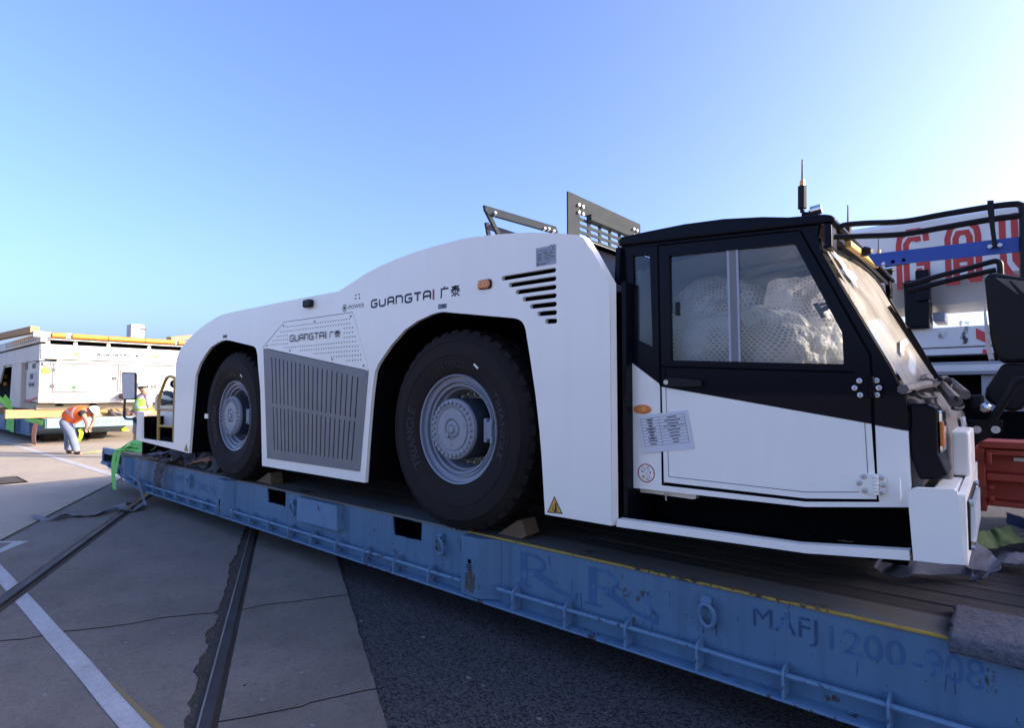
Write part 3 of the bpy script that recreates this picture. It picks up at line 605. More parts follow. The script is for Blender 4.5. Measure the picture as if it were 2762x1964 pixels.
# ------------------------------------------------------------------ aircraft tug
YP, YE = 2.86, 5.60
tug = thing('aircraft_tug', 'big white airport tow tractor with black cab and huge wheels, strapped on the blue trailer', 'tow tractor', (-4.9, 4.2, 0.645))
top_px = [(900, 788), (912, 786), (922, 780), (959, 756), (982, 740), (1028, 716), (1060, 702), (1112, 682), (1160, 667), (1209, 654), (1250, 643), (1302, 636), (1353, 631), (1400, 628), (1431, 627), (1509, 629), (1558, 634), (1572, 640), (1595, 674), (1644, 762)]
back_px = [(468, 1195), (473, 1022), (474, 990), (475, 975), (478, 963), (484, 946), (501, 922), (524.5, 898.5), (552, 876.5), (579, 858.6), (599, 849), (626, 842), (755, 815.5)]
arch1 = [(510, 1223), (516, 1146), (524, 1051), (527, 1014), (538, 983), (552, 959), (568, 937), (585, 926), (599, 919), (609, 917), (620, 918.5), (684, 934), (689, 938), (692, 946), (694, 956), (697, 1000), (702, 1051), (704, 1119), (707, 1257)]
arch2 = [(985, 1303), (992, 1200), (999, 1110), (1005, 1050), (1011, 1003), (1020, 982), (1053, 933), (1090, 891), (1127, 865), (1164, 848), (1185, 842), (1196, 841), (1210, 842.5), (1387, 858), (1400, 862), (1408, 868), (1414, 877), (1418, 891), (1430, 966), (1445, 1069), (1455, 1160), (1461, 1234), (1470, 1388)]
outl_px = back_px + top_px + [(1650, 1419)] + arch2[::-1] + arch1[::-1] + [(367, 1187), (370, 1111), (382, 1111), (382, 1183)]
outl = XZ(ZZ, outl_px, YP)
per_px = [(768, 466), (935, 265), (1480, 187), (1603, 648)]; gri_px = [(768, 473), (1603, 652), (1535, 1455), (798, 1348)]
hole_c = XZ(ZA, [(790, 470), (940, 280), (1470, 205), (1585, 640), (1520, 1435), (815, 1335)], YP)
slots_px = [((415, 1047), (945, 960)), ((490, 1118), (948, 1048)), ((563, 1190), (948, 1136)), ((636, 1265), (950, 1226)), ((712, 1340), (952, 1315)), ((788, 1417), (954, 1403)), ((872, 1495), (956, 1492))]
def pill(p, q, r, n=6):
    p = Vector(p); q = Vector(q); a = math.atan2((q - p).y, (q - p).x)
    return [(q.x + r * math.cos(a - math.pi / 2 + math.pi * i / n), q.y + r * math.sin(a - math.pi / 2 + math.pi * i / n)) for i in range(n + 1)] + [(p.x + r * math.cos(a + math.pi / 2 + math.pi * i / n), p.y + r * math.sin(a + math.pi / 2 + math.pi * i / n)) for i in range(n + 1)]
slot_holes = []
for a, b in slots_px:
    (pa,), (pb,) = XZ(ZC, [a], YP), XZ(ZC, [b], YP); slot_holes.append(pill(pa, pb, .0158))
MB().plate(outl, [hole_c] + slot_holes, facing_y(YP), .03).build('side_panel', M['white'], tug, bevel=.006)
far_out = [p for p in outl]
MB().plate(far_out, [], facing_y(YE), .03).build('side_panel', M['white'], tug)
# slanted front edge of the side panel
m = MB(); e = XZ(ZZ, [(1509, 629), (1558, 634), (1572, 640), (1595, 674), (1644, 762), (1650, 1419)], YP)
a = [Vector((x + .002, YP + .004, z)) for x, z in e]; b = [Vector((x + .014, YP + .05, z + (0 if i < 5 else 0))) for i, (x, z) in enumerate(e)]
n = len(a); m.add(a + b, [(i, i + n, i + n + 1, i + 1) for i in range(n - 1)])
b2s = [Vector((x - .03, YP + .052, z - .03)) for x, z in e]; c2s = [Vector((x - .03, YE - .04, z - .03)) for x, z in e]
MB().add(b2s + c2s, [(i, i + n, i + n + 1, i + 1) for i in range(n - 1)]).build('sloped_bulkhead', M['black'], tug)
m.build('front_edge', M['white'], tug, smooth=True, ang=50)
# deck cover along the top contour
ct = XZ(ZZ, back_px[1:] + top_px[:-2], YP); m = MB()
a = [Vector((x, YP + .028, z - .012)) for x, z in ct]; b = [Vector((x, YE - .028, z - .012)) for x, z in ct]; n = len(a)
m.add(a + b, [(i, i + 1, i + 1 + n, i + n) for i in range(n - 1)]); m.build('deck_cover', M['white'], tug, smooth=True, ang=60)
# dark core
core_px = [(482, 1190), (486, 985), (512, 930), (600, 860), (912, 800), (985, 755), (1112, 695), (1300, 650), (1500, 642), (1560, 650), (1640, 770), (1646, 1400)]
MB().plate(XZ(ZZ, core_px, YP), [], facing_y(3.52), 1.9).build('chassis_core', M['dark'], tug)
def liner(px, nm):
    p = XZ(ZZ, px, YP); m = MB(); a = [Vector((x, YP + .029, z)) for x, z in p]; b = [Vector((x, 3.53, z)) for x, z in p]; n = len(a)
    m.add(a + b, [(i, i + 1, i + 1 + n, i + n) for i in range(n - 1)]); m.build(nm, M['dark'], tug)
liner(arch1, 'wheel_arch'); liner(arch2, 'wheel_arch')
# bulkhead behind the cab gap
bz = XZ(ZZ, [(1655, 1410), (1655, 760)], YP)
m = MB(); m.box(-1.672, -1.645, 2.93, 5.55, .92, 2.30); m.prism([(2.95, 2.30), (5.5, 2.30), (5.5, 2.52), (2.97, 2.52)], facing_x(-1.70), .03); m.build('bulkhead', M['black'], tug)
m = MB(); m.box(-9.72, -8.25, 3.0, 5.5, .985, 1.0); m.box(-9.70, -8.22, 3.30, 3.34, .97, 1.30); m.box(-9.73, -9.70, 2.93, 5.5, .74, 1.30); m.build('rear_step', M['dark'], tug)  # end wall carried down below the step to block sun from the deck
# grille and perforated cover
gp = XZ(ZA, gri_px, YP - .006); pp = XZ(ZA, per_px, YP - .006); gh = []
def bil(c, s, t):   # c: tl,tr,bl,br
    tl, tr_, bl, br = [Vector(q) for q in c]; return (tl.lerp(tr_, s)).lerp(bl.lerp(br, s), t)
up = XZ(ZA, [(835, 545), (1522, 705), (845, 905), (1500, 1020)], YP - .006); lo = XZ(ZA, [(847, 940), (1495, 1062), (857, 1280), (1472, 1360)], YP - .006)
for c in (up, lo):
    for i in range(20): gh.append(pill(bil(c, i / 19, 1), bil(c, i / 19, 0), .0085, 4))
gr = MB().plate(gp, gh, facing_y(YP - .006), .005).build('grille', M['grille'], tug, bevel=.0015, seg=1)
ph = []
rows = [((945, 302), (1455, 237)), ((910, 342), (1455, 272)), ((878, 378), (960, 368)), ((1412, 312), (1477, 305)), ((845, 412), (960, 400)), ((1412, 348), (1477, 343)), ((828, 445), (960, 433)), ((1412, 385), (1497, 378)), ((940, 468), (1500, 415)), ((1062, 490), (1520, 452)), ((1170, 515), (1522, 488)), ((1310, 540), (1543, 524)), ((1435, 570), (1543, 562))]
for a, b in rows:
    (pa,), (pb,) = XZ(ZA, [a], YP - .006), XZ(ZA, [b], YP - .006); pa = Vector(pa); pb = Vector(pb); k = max(1, round((pb - pa).length / .042))
    for i in range(k + 1): q = pa.lerp(pb, i / k); ph.append(circ(q.x, q.y, .0085, 8))
MB().plate(pp, ph, facing_y(YP - .006), .005).build('perforated_cover', M['white'], tug, bevel=.0015, seg=1)
m = MB(); m.stroke([tuple(Vector(q)) for q in XZ(ZA, [(766, 462), (935, 263), (1481, 184), (1606, 650)], YP)], .006, facing_y(YP - .0012)); m.build('panel_seam', M['seam'], tug)
m = MB()
for q in [(1470, 217), (935, 293), (1183, 258), (803, 450), (985, 490), (1323, 560), (1573, 610), (780, 500), (983, 545), (1323, 622), (1580, 680), (808, 1325), (975, 1342), (1318, 1395), (1520, 1425)]:
    (x, z), = XZ(ZA, [q], YP); m.lathe((x, YP - .006, z), [(.011, 0), (.010, -.005), (.004, -.007), (.0004, -.007)], 10)
m.build('screws', M['hub'], tug)
# inner dark backing behind grille / slots
MB().box(-5.75, -4.3, 3.2, 3.22, 1.0, 1.95).build('radiator_core', M['plastic'], tug)
# ---- lettering in the maker's rounded capitals
def T_(k):
    return {'G': [[(1, 1), (.22, 1), (0, .82), (0, .18), (.2, 0), (.8, 0), (1, .18), (1, .48), (.5, .48)]],
     'U': [[(0, 1), (0, .2), (.2, 0), (.8, 0), (1, .2), (1, 1)]],
     'A': [[(0, 0), (0, .8), (.2, 1), (.8, 1), (1, .8), (1, 0)], [(0, .42), (1, .42)]],
     'N': [[(0, 0), (0, 1), (.75, 1), (1, .78), (1, 0)]],
     'T': [[(0, 1), (1, 1)], [(.5, 1), (.5, 0)]],
     'I': [[(.5, 0), (.5, 1)]],
     'g': [[(.5, 1.08), (.5, .92)], [(1, .86), (.12, .86), (.12, .3), (.06, .0)]],
     't': [[(.08, .93), (.92, .93)], [(.14, .79), (.86, .79)], [(0, .64), (1, .64)], [(.5, 1.05), (.5, .64)], [(.45, .9), (.36, .62), (.02, .40)], [(.58, .64), (.98, .40)], [(.5, .56), (.5, 0)], [(.5, .0), (.38, .08)], [(.18, .42), (.34, .32)], [(.82, .44), (.66, .32)], [(.42, .26), (.06, .04)], [(.58, .26), (.96, .02)]],
     '3': [[(0, 1), (.85, 1), (1, .82), (1, .18), (.82, 0), (0, 0)], [(.25, .5), (1, .5)]],
     '5': [[(1, 1), (.15, 1), (0, .85), (0, .62), (.15, .52), (.85, .52), (1, .4), (1, .14), (.85, 0), (0, 0)]],
     'D': [[(0, 0), (0, 1), (.75, 1), (1, .78), (1, .22), (.75, 0), (0, 0)]]}[k]
def logo(word, cells, fn, w, mt, name, par, redI=True):   # cells [(x0,x1,zb,zt)] per letter in local plane coords; fn local->matrix
    m = MB(); mr = MB()
    for k, (ch, (x0, x1, zb, zt)) in enumerate(zip(word, cells)):
        tgt = mr if (ch == 'I' and redI) else m
        ww = w * (1.15 if ch == 'I' else (.62 if ch == 't' else .8 if ch == 'g' else 1))
        h = ww / 2
        for st in T_(ch):
            tgt.stroke([(x0 + h + (x1 - x0 - 2 * h) * x if x1 - x0 > 2 * h else (x0 + x1) / 2, zb + h + (zt - zb - 2 * h) * y if ch not in 'I' else zb + (zt - zb) * y) for x, y in st], ww, fn(.0004 * (k % 3)))
    o = m.build(name, mt, par)
    if mr.v: mr.build(name, M['red_print'] if redI else mt, par, label='red letter stroke in the lettering')
def cells_px(z, word, data, Y):    # data per letter (xl,xr, yb_l, h_l) from linear baseline/top
    out = []
    for xl, xr, yb, yt in data:
        (x0, zb), = XZ(z, [((xl + xr) / 2, yb)], Y); (x1, zt), = XZ(z, [((xl + xr) / 2, yt)], Y)
        (xa, _), = XZ(z, [(xl, yb)], Y); (xb, _), = XZ(z, [(xr, yb)], Y); out.append((xa, xb, zb, zt))
    return out
bl = lambda x: 468 + (345 - 468) * (x - 510) / (1382 - 510); tl_ = lambda x: 348 + (203 - 348) * (x - 510) / (1382 - 510)
word = 'GUANGTAIgt'; rng_ = [(510, 603), (620, 714), (735, 830), (848, 950), (972, 1078), (1095, 1203), (1222, 1335), (1353, 1381), (1455, 1580), (1598, 1735)]
dat = [(a, b, bl((a + b) / 2), tl_((a + b) / 2)) for a, b in rng_]; dat[8] = (1455, 1580, 332, 165); dat[9] = (1598, 1735, 308, 145)
logo(word, cells_px(ZJ, word, dat, YP), lambda e: facing_y(YP - .0012 - e), .0165, M['ink'], 'lettering', tug)
b2 = lambda x: 422 + (382 - 422) * (x - 980) / (1385 - 980); t2 = lambda x: 368 + (325 - 368) * (x - 980) / (1385 - 980)
r2 = [(982, 1017), (1022, 1055), (1061, 1093), (1099, 1130), (1138, 1172), (1178, 1213), (1219, 1256), (1263, 1273), (1297, 1335), (1338, 1385)]
d2 = [(a, b, b2((a + b) / 2), t2((a + b) / 2)) for a, b in r2]
logo(word, cells_px(ZA, word, d2, YP - .006), lambda e: facing_y(YP - .0128 - e), .0105, M['ink'], 'lettering', tug, redI=False)
def epower(cx, cz, r, x0, x1, z0, z1, fn, par, mt, Mf, ang=0.0):
    m = MB(); Mt = Mf
    m.stroke(arc(cx, cz, r, 25, 335, 20), r * .26, Mt); m.build('emblem', M['green_print'], par)
    m = MB(); m.stroke(arc(cx, cz, r * .34, 20, 340, 14), r * .5, Mt); m.stroke([(cx, cz), (x0 - r * .1, cz + (x0 - cx) * ang)], r * .16, Mt); m.build('emblem', M['green_print'], par)
    MB().text('POWER', fn, spacing=1.05).build('lettering', mt, par)
(cx, cz), (x0, z0), (x1, z1), (_, z2), (_, z3) = XZ(ZJ, [(153, 462), (210, 480), (418, 445), (210, 422), (418, 392)], YP)
epower(cx, cz, .030, x0, x1, z0, z2, lambda x, y, z: (x0 + (x1 - x0) * x, YP - .0016, (z0 + (z1 - z0) * x) + ((z2 - z0) + ((z3 - z1) - (z2 - z0)) * x) * y), tug, M['ink_grey'], facing_y(YP - .0014))
# small stickers, bolts, lamp
def quad_sticker(px, z, Y, mt, name, t=.0015):
    return MB().prism(XZ(z, px, Y)[::-1], facing_y(Y - t), t).build(name, mt, tug)
quad_sticker([(1432, 412), (1553, 398), (1553, 462), (1432, 476)], ZJ, YP, M['label'], 'label_plate')
m = MB(); (x, z), = XZ(ZJ, [(1455, 440)], YP); m.stroke(circ(x, z, .014, 12), .008, facing_y(YP - .0024), closed=True)
for i in range(4):
    p = XZ(ZJ, [(1482, 416 + i * 14), (1540, 409 + i * 14)], YP); m.stroke(p, .006, facing_y(YP - .0024))
m.build('label_print', M['ink'], tug)
m = MB()
for q in ((305, 285), (350, 275), (303, 333), (353, 325)):
    (x, z), = XZ(ZJ, [q], YP); m.lathe((x, YP, z), [(.008, 0), (.007, -.004), (.0005, -.004)], 8)
m.build('bolts', M['ink_grey'], tug)
quad_sticker([(448, 366), (480, 364), (480, 388), (448, 390)], ZA, YP, M['ink_grey'], 'label_plate')
(x, z), (x2, z2) = XZ(ZA, [(1115, 125), (1172, 122)], YP)
MB().prism(rounded([(x, z - .035), (x2, z - .035), (x2, z + .04), (x, z + .04)], .025), facing_y(YP - .05), .05).build('camera_pod', M['plastic'], tug, bevel=.012)
# amber side lamp
def lamp_oblong(pts, z, Y, par, r=.03):
    p = XZ(z, pts, Y); o = MB().prism(rounded(p, r, 5), facing_y(Y - .012), .012).build('side_lamp', M['plastic'], par, bevel=.003)
    c = Vector((sum(q[0] for q in p) / 4, sum(q[1] for q in p) / 4)); p2 = [tuple(c + (Vector(q) - c) * .86) for q in p]
    ln = MB().prism(rounded(p2, r, 5), facing_y(Y - .022), .012).build('lens', M['amber'], o, bevel=.006)
    return p2
p2 = lamp_oblong([(1983, 90), (2170, 58), (2170, 195), (1983, 215)], ZJ, YP, tug)
c = Vector((sum(q[0] for q in p2) / 4, sum(q[1] for q in p2) / 4)); m = MB()
for k in range(3): m.stroke([(c.x - .05 + k * .03, c.y + .028), (c.x - .025 + k * .03, c.y + .004), (c.x - .05 + k * .03, c.y - .022)], .008, facing_y(YP - .0232))
m.build('lens_pattern', M['amber2'], tug)
# silver name plate with the CE mark
pl = XZ(ZC, [(757, 735), (968, 693), (968, 893), (760, 927)], YP); MB().prism(pl[::-1], facing_y(YP - .002), .002).build('name_plate', M['label'], tug)
m = MB(); tlp, trp, brp, blp = [Vector(q) for q in pl]
def on(s, t): return tuple((tlp.lerp(trp, s)).lerp(blp.lerp(brp, s), t))
for t in (.30, .40, .50, .60, .70, .80): m.stroke([on(.05, t), on(.95, t)], .0025, facing_y(YP - .0028))
rowsp = [((.08, .62),), ((.35, .6),), ((.08, .3), (.42, .6), (.7, .85)), ((.08, .25), (.5, .75)), ((.08, .3), (.45, .55), (.7, .92)), ((.08, .28), (.5, .7)), ((.2, .7),), ((.2, .5),)]
for t, segs in zip((.16, .27, .37, .47, .57, .67, .88, .93), rowsp):
    for a_, b_ in segs: m.stroke([on(a_, t), on(b_, t)], .0036, facing_y(YP - .0030))
(ex, ez) = on(.11, .90); m.stroke(circ(ex, ez, .007, 8), .006, facing_y(YP - .0028), closed=True)
for cxs in (.76, .9):
    (ex, ez) = on(cxs, .11); m.stroke([(ex + .014 * math.cos(R_(t)), ez + .016 * math.sin(R_(t))) for t in range(60, 301, 30)], .004, facing_y(YP - .0028))
(ex, ez) = on(.9, .11); m.stroke([(ex - .012, ez), (ex + .004, ez)], .004, facing_y(YP - .003)); m.build('plate_print', M['ink_grey'], tug)
def warning_sign(px, z, Y, person=True):
    p = [Vector(q) for q in XZ(z, px, Y)]; c = (p[0] + p[1] + p[2]) / 3
    o = MB().prism([tuple(q) for q in p], facing_y(Y - .002), .0018).build('warning_sign', M['ink'], tug)
    MB().prism([tuple(c + (q - c) * .84) for q in p], facing_y(Y - .0024), .0004).build('sign_face', M['warn'], o)
    h = (p[0] - (p[1] + p[2]) / 2).length; m = MB(); Mt = facing_y(Y - .0030)
    b = (p[1] + p[2]) / 2; ux = (p[2] - p[1]).normalized(); uz = Vector((-ux.y, ux.x))
    if uz.y < 0: uz = -uz
    L_ = lambda a, t: tuple(b + ux * a * h + uz * t * h)
    m.stroke([L_(.10, .58), L_(.10, .2), L_(-.02, .14)], .12 * h, Mt); m.stroke([L_(.18, .10), L_(-.08, .10)], .05 * h, Mt); m.stroke([L_(-.12, .28), L_(-.12, .40)], .03 * h, Mt); m.stroke([L_(-.18, .22), L_(-.06, .22)], .05 * h, Mt)
    m.build('pictogram', M['ink'], o)
warning_sign([(1323, 1355), (1276, 1462), (1377, 1472)], ZB, YP); warning_sign([(155, 1232), (138, 1288), (170, 1294)], ZA, YP)
# ---- rear: ladder rail, mirror, console
P3 = lambda z, pts, Y: [PY(*z(*q), Y) for q in pts]
lad = MB(); lad.tube(smooth_path(P3(ZN, [(680, 1320), (684, 1000), (690, 690), (740, 520), (800, 370), (835, 330), (880, 325), (925, 345), (942, 400), (938, 600), (932, 800), (925, 1340)], 2.98), 3), .022, 8)
for a, b in (((690, 838), (930, 850)), ((688, 1095), (925, 1112))): lad.tube(P3(ZN, [a, b], 2.98), .018, 8)
lad.build('ladder_rail', M['yellow'], tug, smooth=True)
mr = MB().prism(rounded(XZ(ZN, [(118, 256), (342, 262), (338, 688), (128, 690)], 2.95)[::-1], .05, 5), facing_y(2.935), .025).build('rear_mirror', M['plastic'], tug, bevel=.012)
mir_m = mat('scratched_mirror', (0.72, 0.69, 0.63), 0.5, metal=0.0, col2=(0.38, 0.37, 0.35), scale=16, amt=1.0, stretch=(1, 1, 2))  # grey scratches over a matte pale tone painted as the reflection
MB().prism(rounded(XZ(ZN, [(135, 275), (328, 280), (324, 670), (143, 672)], 2.95)[::-1], .045, 5), facing_y(2.931), .006).build('mirror_glass', mir_m, mr)
m = MB(); m.tube(smooth_path(P3(ZN, [(158, 688), (150, 800), (146, 930), (158, 972), (190, 988), (250, 990), (320, 985)], 2.95), 4), .02, 8); m.tube(P3(ZN, [(290, 985), (325, 1030), (355, 1075)], 2.93), .022, 8); m.build('mirror_arm', M['plastic'], tug, smooth=True)
p = P3(ZN, [(622, 860), (622, 660), (660, 590), (680, 860)], 3.2)
m = MB(); m.prism([(q.x, q.z) for q in p], facing_y(3.2), .05); x0 = p[2].x; m.box(x0, x0 + 1.3, 3.2, 3.9, 1.15, p[2].z - .002); m.build('rear_console', M['white'], tug, bevel=.006)
m = MB()
for i, (a, b) in enumerate((((700, 720), (930, 760)), ((720, 690), (900, 730)), ((790, 580), (930, 640)), ((740, 760), (930, 700)))): m.tube(smooth_path(P3(ZN, [a, ((a[0] + b[0]) / 2, (a[1] + b[1]) / 2 - 15 + 20 * (i % 2)), b], 3.15), 4), .022 if i != 2 else .04, 7)
m.tube([q for q in smooth_path(P3(ZN, [(930, 400), (895, 410), (885, 440), (895, 470), (925, 490)], 3.05), 4)], .022, 7)
m.build('hose_bundle', M['plastic'], tug, smooth=True)
# ---- wheels
def profile_y(r):
    pr = TYRE
    for (r0, y0), (r1, y1) in zip(pr, pr[1:]):
        if r0 <= r <= r1: return y0 + (y1 - y0) * (r - r0) / (r1 - r0)
    return pr[-1][1]
TYRE = [(.400, .062), (.420, .040), (.445, .030), (.500, .010), (.545, .003), (.548, -.001), (.556, -.001), (.559, .002), (.60, .001), (.645, .006), (.648, .002), (.656, .003), (.660, .008), (.695, .026), (.718, .048), (.730, .085)]
def wheel(cx, cz, rot=0.0, far=False):
    yo = 2.92; C_ = (cx, yo, cz); sx = 1
    w = MB(); full = TYRE + [(.734, .12), (.734, .30)] + [(r, .42 - y) for r, y in TYRE[::-1]]
    w.lathe(C_, full, 96)
    n = 40; L = MB()
    for side in (0, 1):
        for i in range(n):
            a = 2 * math.pi * (i + .5 * side) / n + rot; da = 2 * math.pi / n * .30; c8 = []
            for (r, y) in ((.690, .018), (.742, .052), (.742, .19), (.70, .19)):
                pass
            yv = (lambda y: y) if side == 0 else (lambda y: .42 - y)
            q = []
            for s_ in (-1, 1):
                for (r, y) in ((.704, .034), (.738, .060), (.742, .19), (.70, .19)):
                    aa = a + s_ * da + (.04 if y > .1 else 0); q.append((cx + r * math.cos(aa), yo + yv(y), cz + r * math.sin(aa)))
            f = [(0, 1, 2, 3), (7, 6, 5, 4), (0, 4, 5, 1), (1, 5, 6, 2), (2, 6, 7, 3), (3, 7, 4, 0)]
            w.add(q, f if side else [t[::-1] for t in f])
    wh = w.build('wheel', M['rubber'], tug, smooth=True, ang=30)
    # raised sidewall lettering
    def around(body, mid_deg, r0, h, mt=M['rubber_dark']):
        cu = bpy.data.curves.new('t', 'FONT'); cu.body = body; cu.extrude = .02; cu.offset = .02; v, f = curve_mesh(cu)
        x0 = min(p.x for p in v); x1 = max(p.x for p in v); y1 = max(p.y for p in v); sc = h / y1; Wd = (x1 - x0) * sc * 1.15; out = []
        for p in v:
            r = r0 + p.y * sc; a = R_(mid_deg) + (Wd / 2 - (p.x - x0) * sc * 1.15) / (r0 + h / 2)
            out.append((cx + r * math.cos(a), yo + profile_y(r) - .0015 - p.z * .1, cz + r * math.sin(a)))
        MB().add(out, f).build('tyre_lettering', mt, wh)
    if not far:
        around('TRIANGLE', 190 + rot * 20, .455, .065); around('16.00R25', 92 + rot * 20, .458, .048); around('TRIANGLE', 5 + rot * 20, .455, .065)
    rm = MB(); rm.lathe(C_, [(.400, .075), (.408, .052), (.404, .042), (.393, .046), (.388, .075), (.362, .080), (.357, .070), (.350, .072), (.345, .098), (.335, .100), (.330, .088), (.318, .090), (.312, .125), (.296, .135), (.285, .20), (.28, .26), (.16, .27)], 72)
    rim = rm.build('rim', M['rim'], wh, smooth=True, ang=28)
    hb = MB(); hb.lathe(C_, [(r, t + .024) for r, t in [(.226, .28), (.226, .03), (.222, -.012), (.215, -.018), (.168, -.018), (.160, -.010), (.155, -.010), (.152, -.020), (.080, -.022), (.072, -.008), (.066, -.008), (.058, -.020), (.040, -.024), (.034, -.016), (.026, -.020), (.024, -.034), (.0005, -.034)]], 64)
    hub = hb.build('hub', M['hub'], wh, smooth=True, ang=28)
    hd = MB(); hd.lathe(C_, [(.2275, .29), (.2275, .036)], 64); hd.build('hub_drum', M['hubdark'], wh, smooth=True)
    bt = MB()
    for i in range(28):
        a = 2 * math.pi * i / 28; bt.lathe((cx + .195 * math.cos(a), yo + .006, cz + .195 * math.sin(a)), [(.0135, .002), (.0135, -.018), (.009, -.022), (.0004, -.022)], 8)
    for a in (.3, 2.4, 4.5): bt.lathe((cx + .115 * math.cos(a), yo + .0025, cz + .115 * math.sin(a)), [(.022, .0), (.022, -.0022), (.0004, -.0022)], 16)
    bt.lathe((cx - .045, yo - .002, cz - .042), [(.018, .02), (.018, -.006), (.006, -.008), (.0004, -.008)], 8)
    bt.build('hub_bolts', M['hub'], wh, smooth=True, ang=30)
    tp = MB(); nt_ = MB()
    for i in range(24):
        a = 2 * math.pi * (i + .5) / 24; px, pz = cx + .258 * math.cos(a), cz + .258 * math.sin(a)
        nt_.lathe((px, yo + .25, pz), [(.014, .02), (.014, -.045), (.008, -.05), (.0004, -.05)], 8)
        u = Vector((-math.sin(a), math.cos(a))); o2 = Vector((math.cos(a), math.sin(a))); c2 = Vector((px, pz))
        tp.prism([tuple(c2 + u * .034), tuple(c2 + o2 * .018 - u * .01), tuple(c2 - u * .018), tuple(c2 - o2 * .018 - u * .01)], facing_y(yo + .222), .006)
    nt_.build('wheel_nuts', M['hub'], wh); tp.build('nut_indicators', M['lime'], wh)
    cl = MB(); cl.box(cx + .268, cx + .298, yo + .055, yo + .11, cz - .085, cz + .085); cl.box(cx + .30, cx + .35, yo + .05, yo + .10, cz - .06, cz + .065); cl.box(cx + .335, cx + .36, yo + .046, yo + .10, cz - .09, cz - .04); cl.box(cx + .335, cx + .36, yo + .046, yo + .10, cz + .045, cz + .085)
    cl.build('rim_lock', M['rim'], wh, bevel=.006)
    if not far:
        st = MB(); r = .52; a = R_(62); q = [(cx + r * math.cos(a) - .02, cz + r * math.sin(a) + .012), (cx + r * math.cos(a) + .02, cz + r * math.sin(a) - .02)]
        st.bar((q[0][0], yo + .004, q[0][1]), (q[1][0], yo + .004, q[1][1]), .008, .012); st.build('tyre_tag', M['white'], wh)
    return wh
WZ = 1.388
wr = wheel(-3.085, WZ, .03); wl_ = wheel(-6.765, WZ, .17)
(x, z), = XZ(ZA, [(318, 1012)], 2.92); MB().box(x - .05, x + .04, 2.914, 2.926, z - .028, z + .028).build('tyre_tag', M['white'], wl_)
for w in (wr, wl_):
    c = w.copy(); COL.objects.link(c); c.parent = tug; c.location = w.location; c.scale = (1, 1, 1)
    c.location = w.location + Vector((0, 2.16, 0))
for X in (-3.085, -6.765):
    m = MB(); m.cyl((X, 3.1, WZ), (X, 5.4, WZ), .13, 16); m.box(X - .3, X + .3, 3.9, 4.7, WZ - .3, WZ + .25); m.build('axle', M['dark'], tug)
m = MB(); m.box(-9.6, -.4, 3.55, 5.0, .78, 1.12); m.build('chassis_frame', M['dark'], tug)
m = MB(); m.cyl((-4.6, 3.4, .95), (-4.6, 3.5, .95), .1); m.build('tow_eye', M['dark'], tug)
# ---- open hatches on top
def slab3(c4, t, nrm): n = Vector(nrm).normalized() * t; c = [Vector(q) for q in c4]; return c, [q + n for q in c]
XH = -2.35
hp = [PX(1532, 515, XH), PX(1727, 595, XH), None, PX(1519, 631, XH)]
ex = (hp[1] - hp[0]); exn = Vector((0, 1, 0)); eyn = Vector((0, 0, -1)); nz_ = exn.cross(-eyn)
W_ = hp[1].y - hp[0].y; H_ = hp[0].z - 2.40
Mh = Matrix(((exn.x, -eyn.x, nz_.x, XH), (exn.y, -eyn.y, nz_.y, hp[0].y), (exn.z, -eyn.z, nz_.z, hp[0].z), (0, 0, 0, 1)))
hol = []
for c_, (x0, x1, yc) in enumerate(((1212, 1305, 408), (1327, 1420, 446), (1437, 1525, 487), (1540, 1625, 523), (1640, 1720, 558))):
    for r in range(7):
        a = PX(*ZC(x0, yc - 14 + r * (66 - c_ * 1.5)), XH); b = PX(*ZC(x1, yc + 14 + r * (66 - c_ * 1.5)), XH); zc = (a.z + b.z) / 2 - hp[0].z
        if -zc < H_ - .03: hol.append(pill((a.y - hp[0].y + .0145, zc), (b.y - hp[0].y - .0145, zc), .0145, 4))
ht = MB().plate([(0, 0), (W_, 0), (W_, -H_), (0, -H_)], hol, Mh, .012).build('vent_hatch', M['galv'], tug, bevel=.002, seg=1)
m = MB(); m.prism([(W_ * .22, -.12), (W_ * .80, -.12), (W_ * .80, -.165), (W_ * .22, -.165)], Mh @ Matrix.Translation((0, 0, .045)), .045); m.build('stiffener', M['galv'], ht, bevel=.003)
m = MB()
for cx in (.11, .16, .87, .92):
    for cy in (-.075, -.13): m.tube([Mh @ Vector((W_ * cx, cy, .0)), Mh @ Vector((W_ * cx, cy, .02))], .012, 8)
m.build('bolts', M['steel'], ht)
XG = -3.0
def frame_bar(a, b, w, nm='hatch_frame', par=None, mt='galv'): return MB().bar(a, b, w, .02, up=(1, 0, .5)).build(nm, M[mt], par or tug, bevel=.003)
fr = frame_bar(PX(1308, 566, XG), PX(1500, 622, XG), .085)
frame_bar(PX(1308, 560, XG), PX(1352, 648, XG), .06, 'frame_side', fr); frame_bar(PX(1495, 614, XG), PX(1508, 650, XG), .06, 'frame_side', fr)
frame_bar(PX(1312, 610, XG - .5), PX(1420, 645, XG - .5), .06, mt='black'); frame_bar(PX(1312, 600, XG - .5), PX(1322, 655, XG - .5), .05, mt='black')
m = MB()
for q in ((1332, 579), (1466, 620), (1477, 621), (1490, 627)): p = PX(*q, XG + .02); m.tube([p, p + Vector((.03, -.01, .01))], .012, 8)
m.build('bolts', M['steel'], fr)
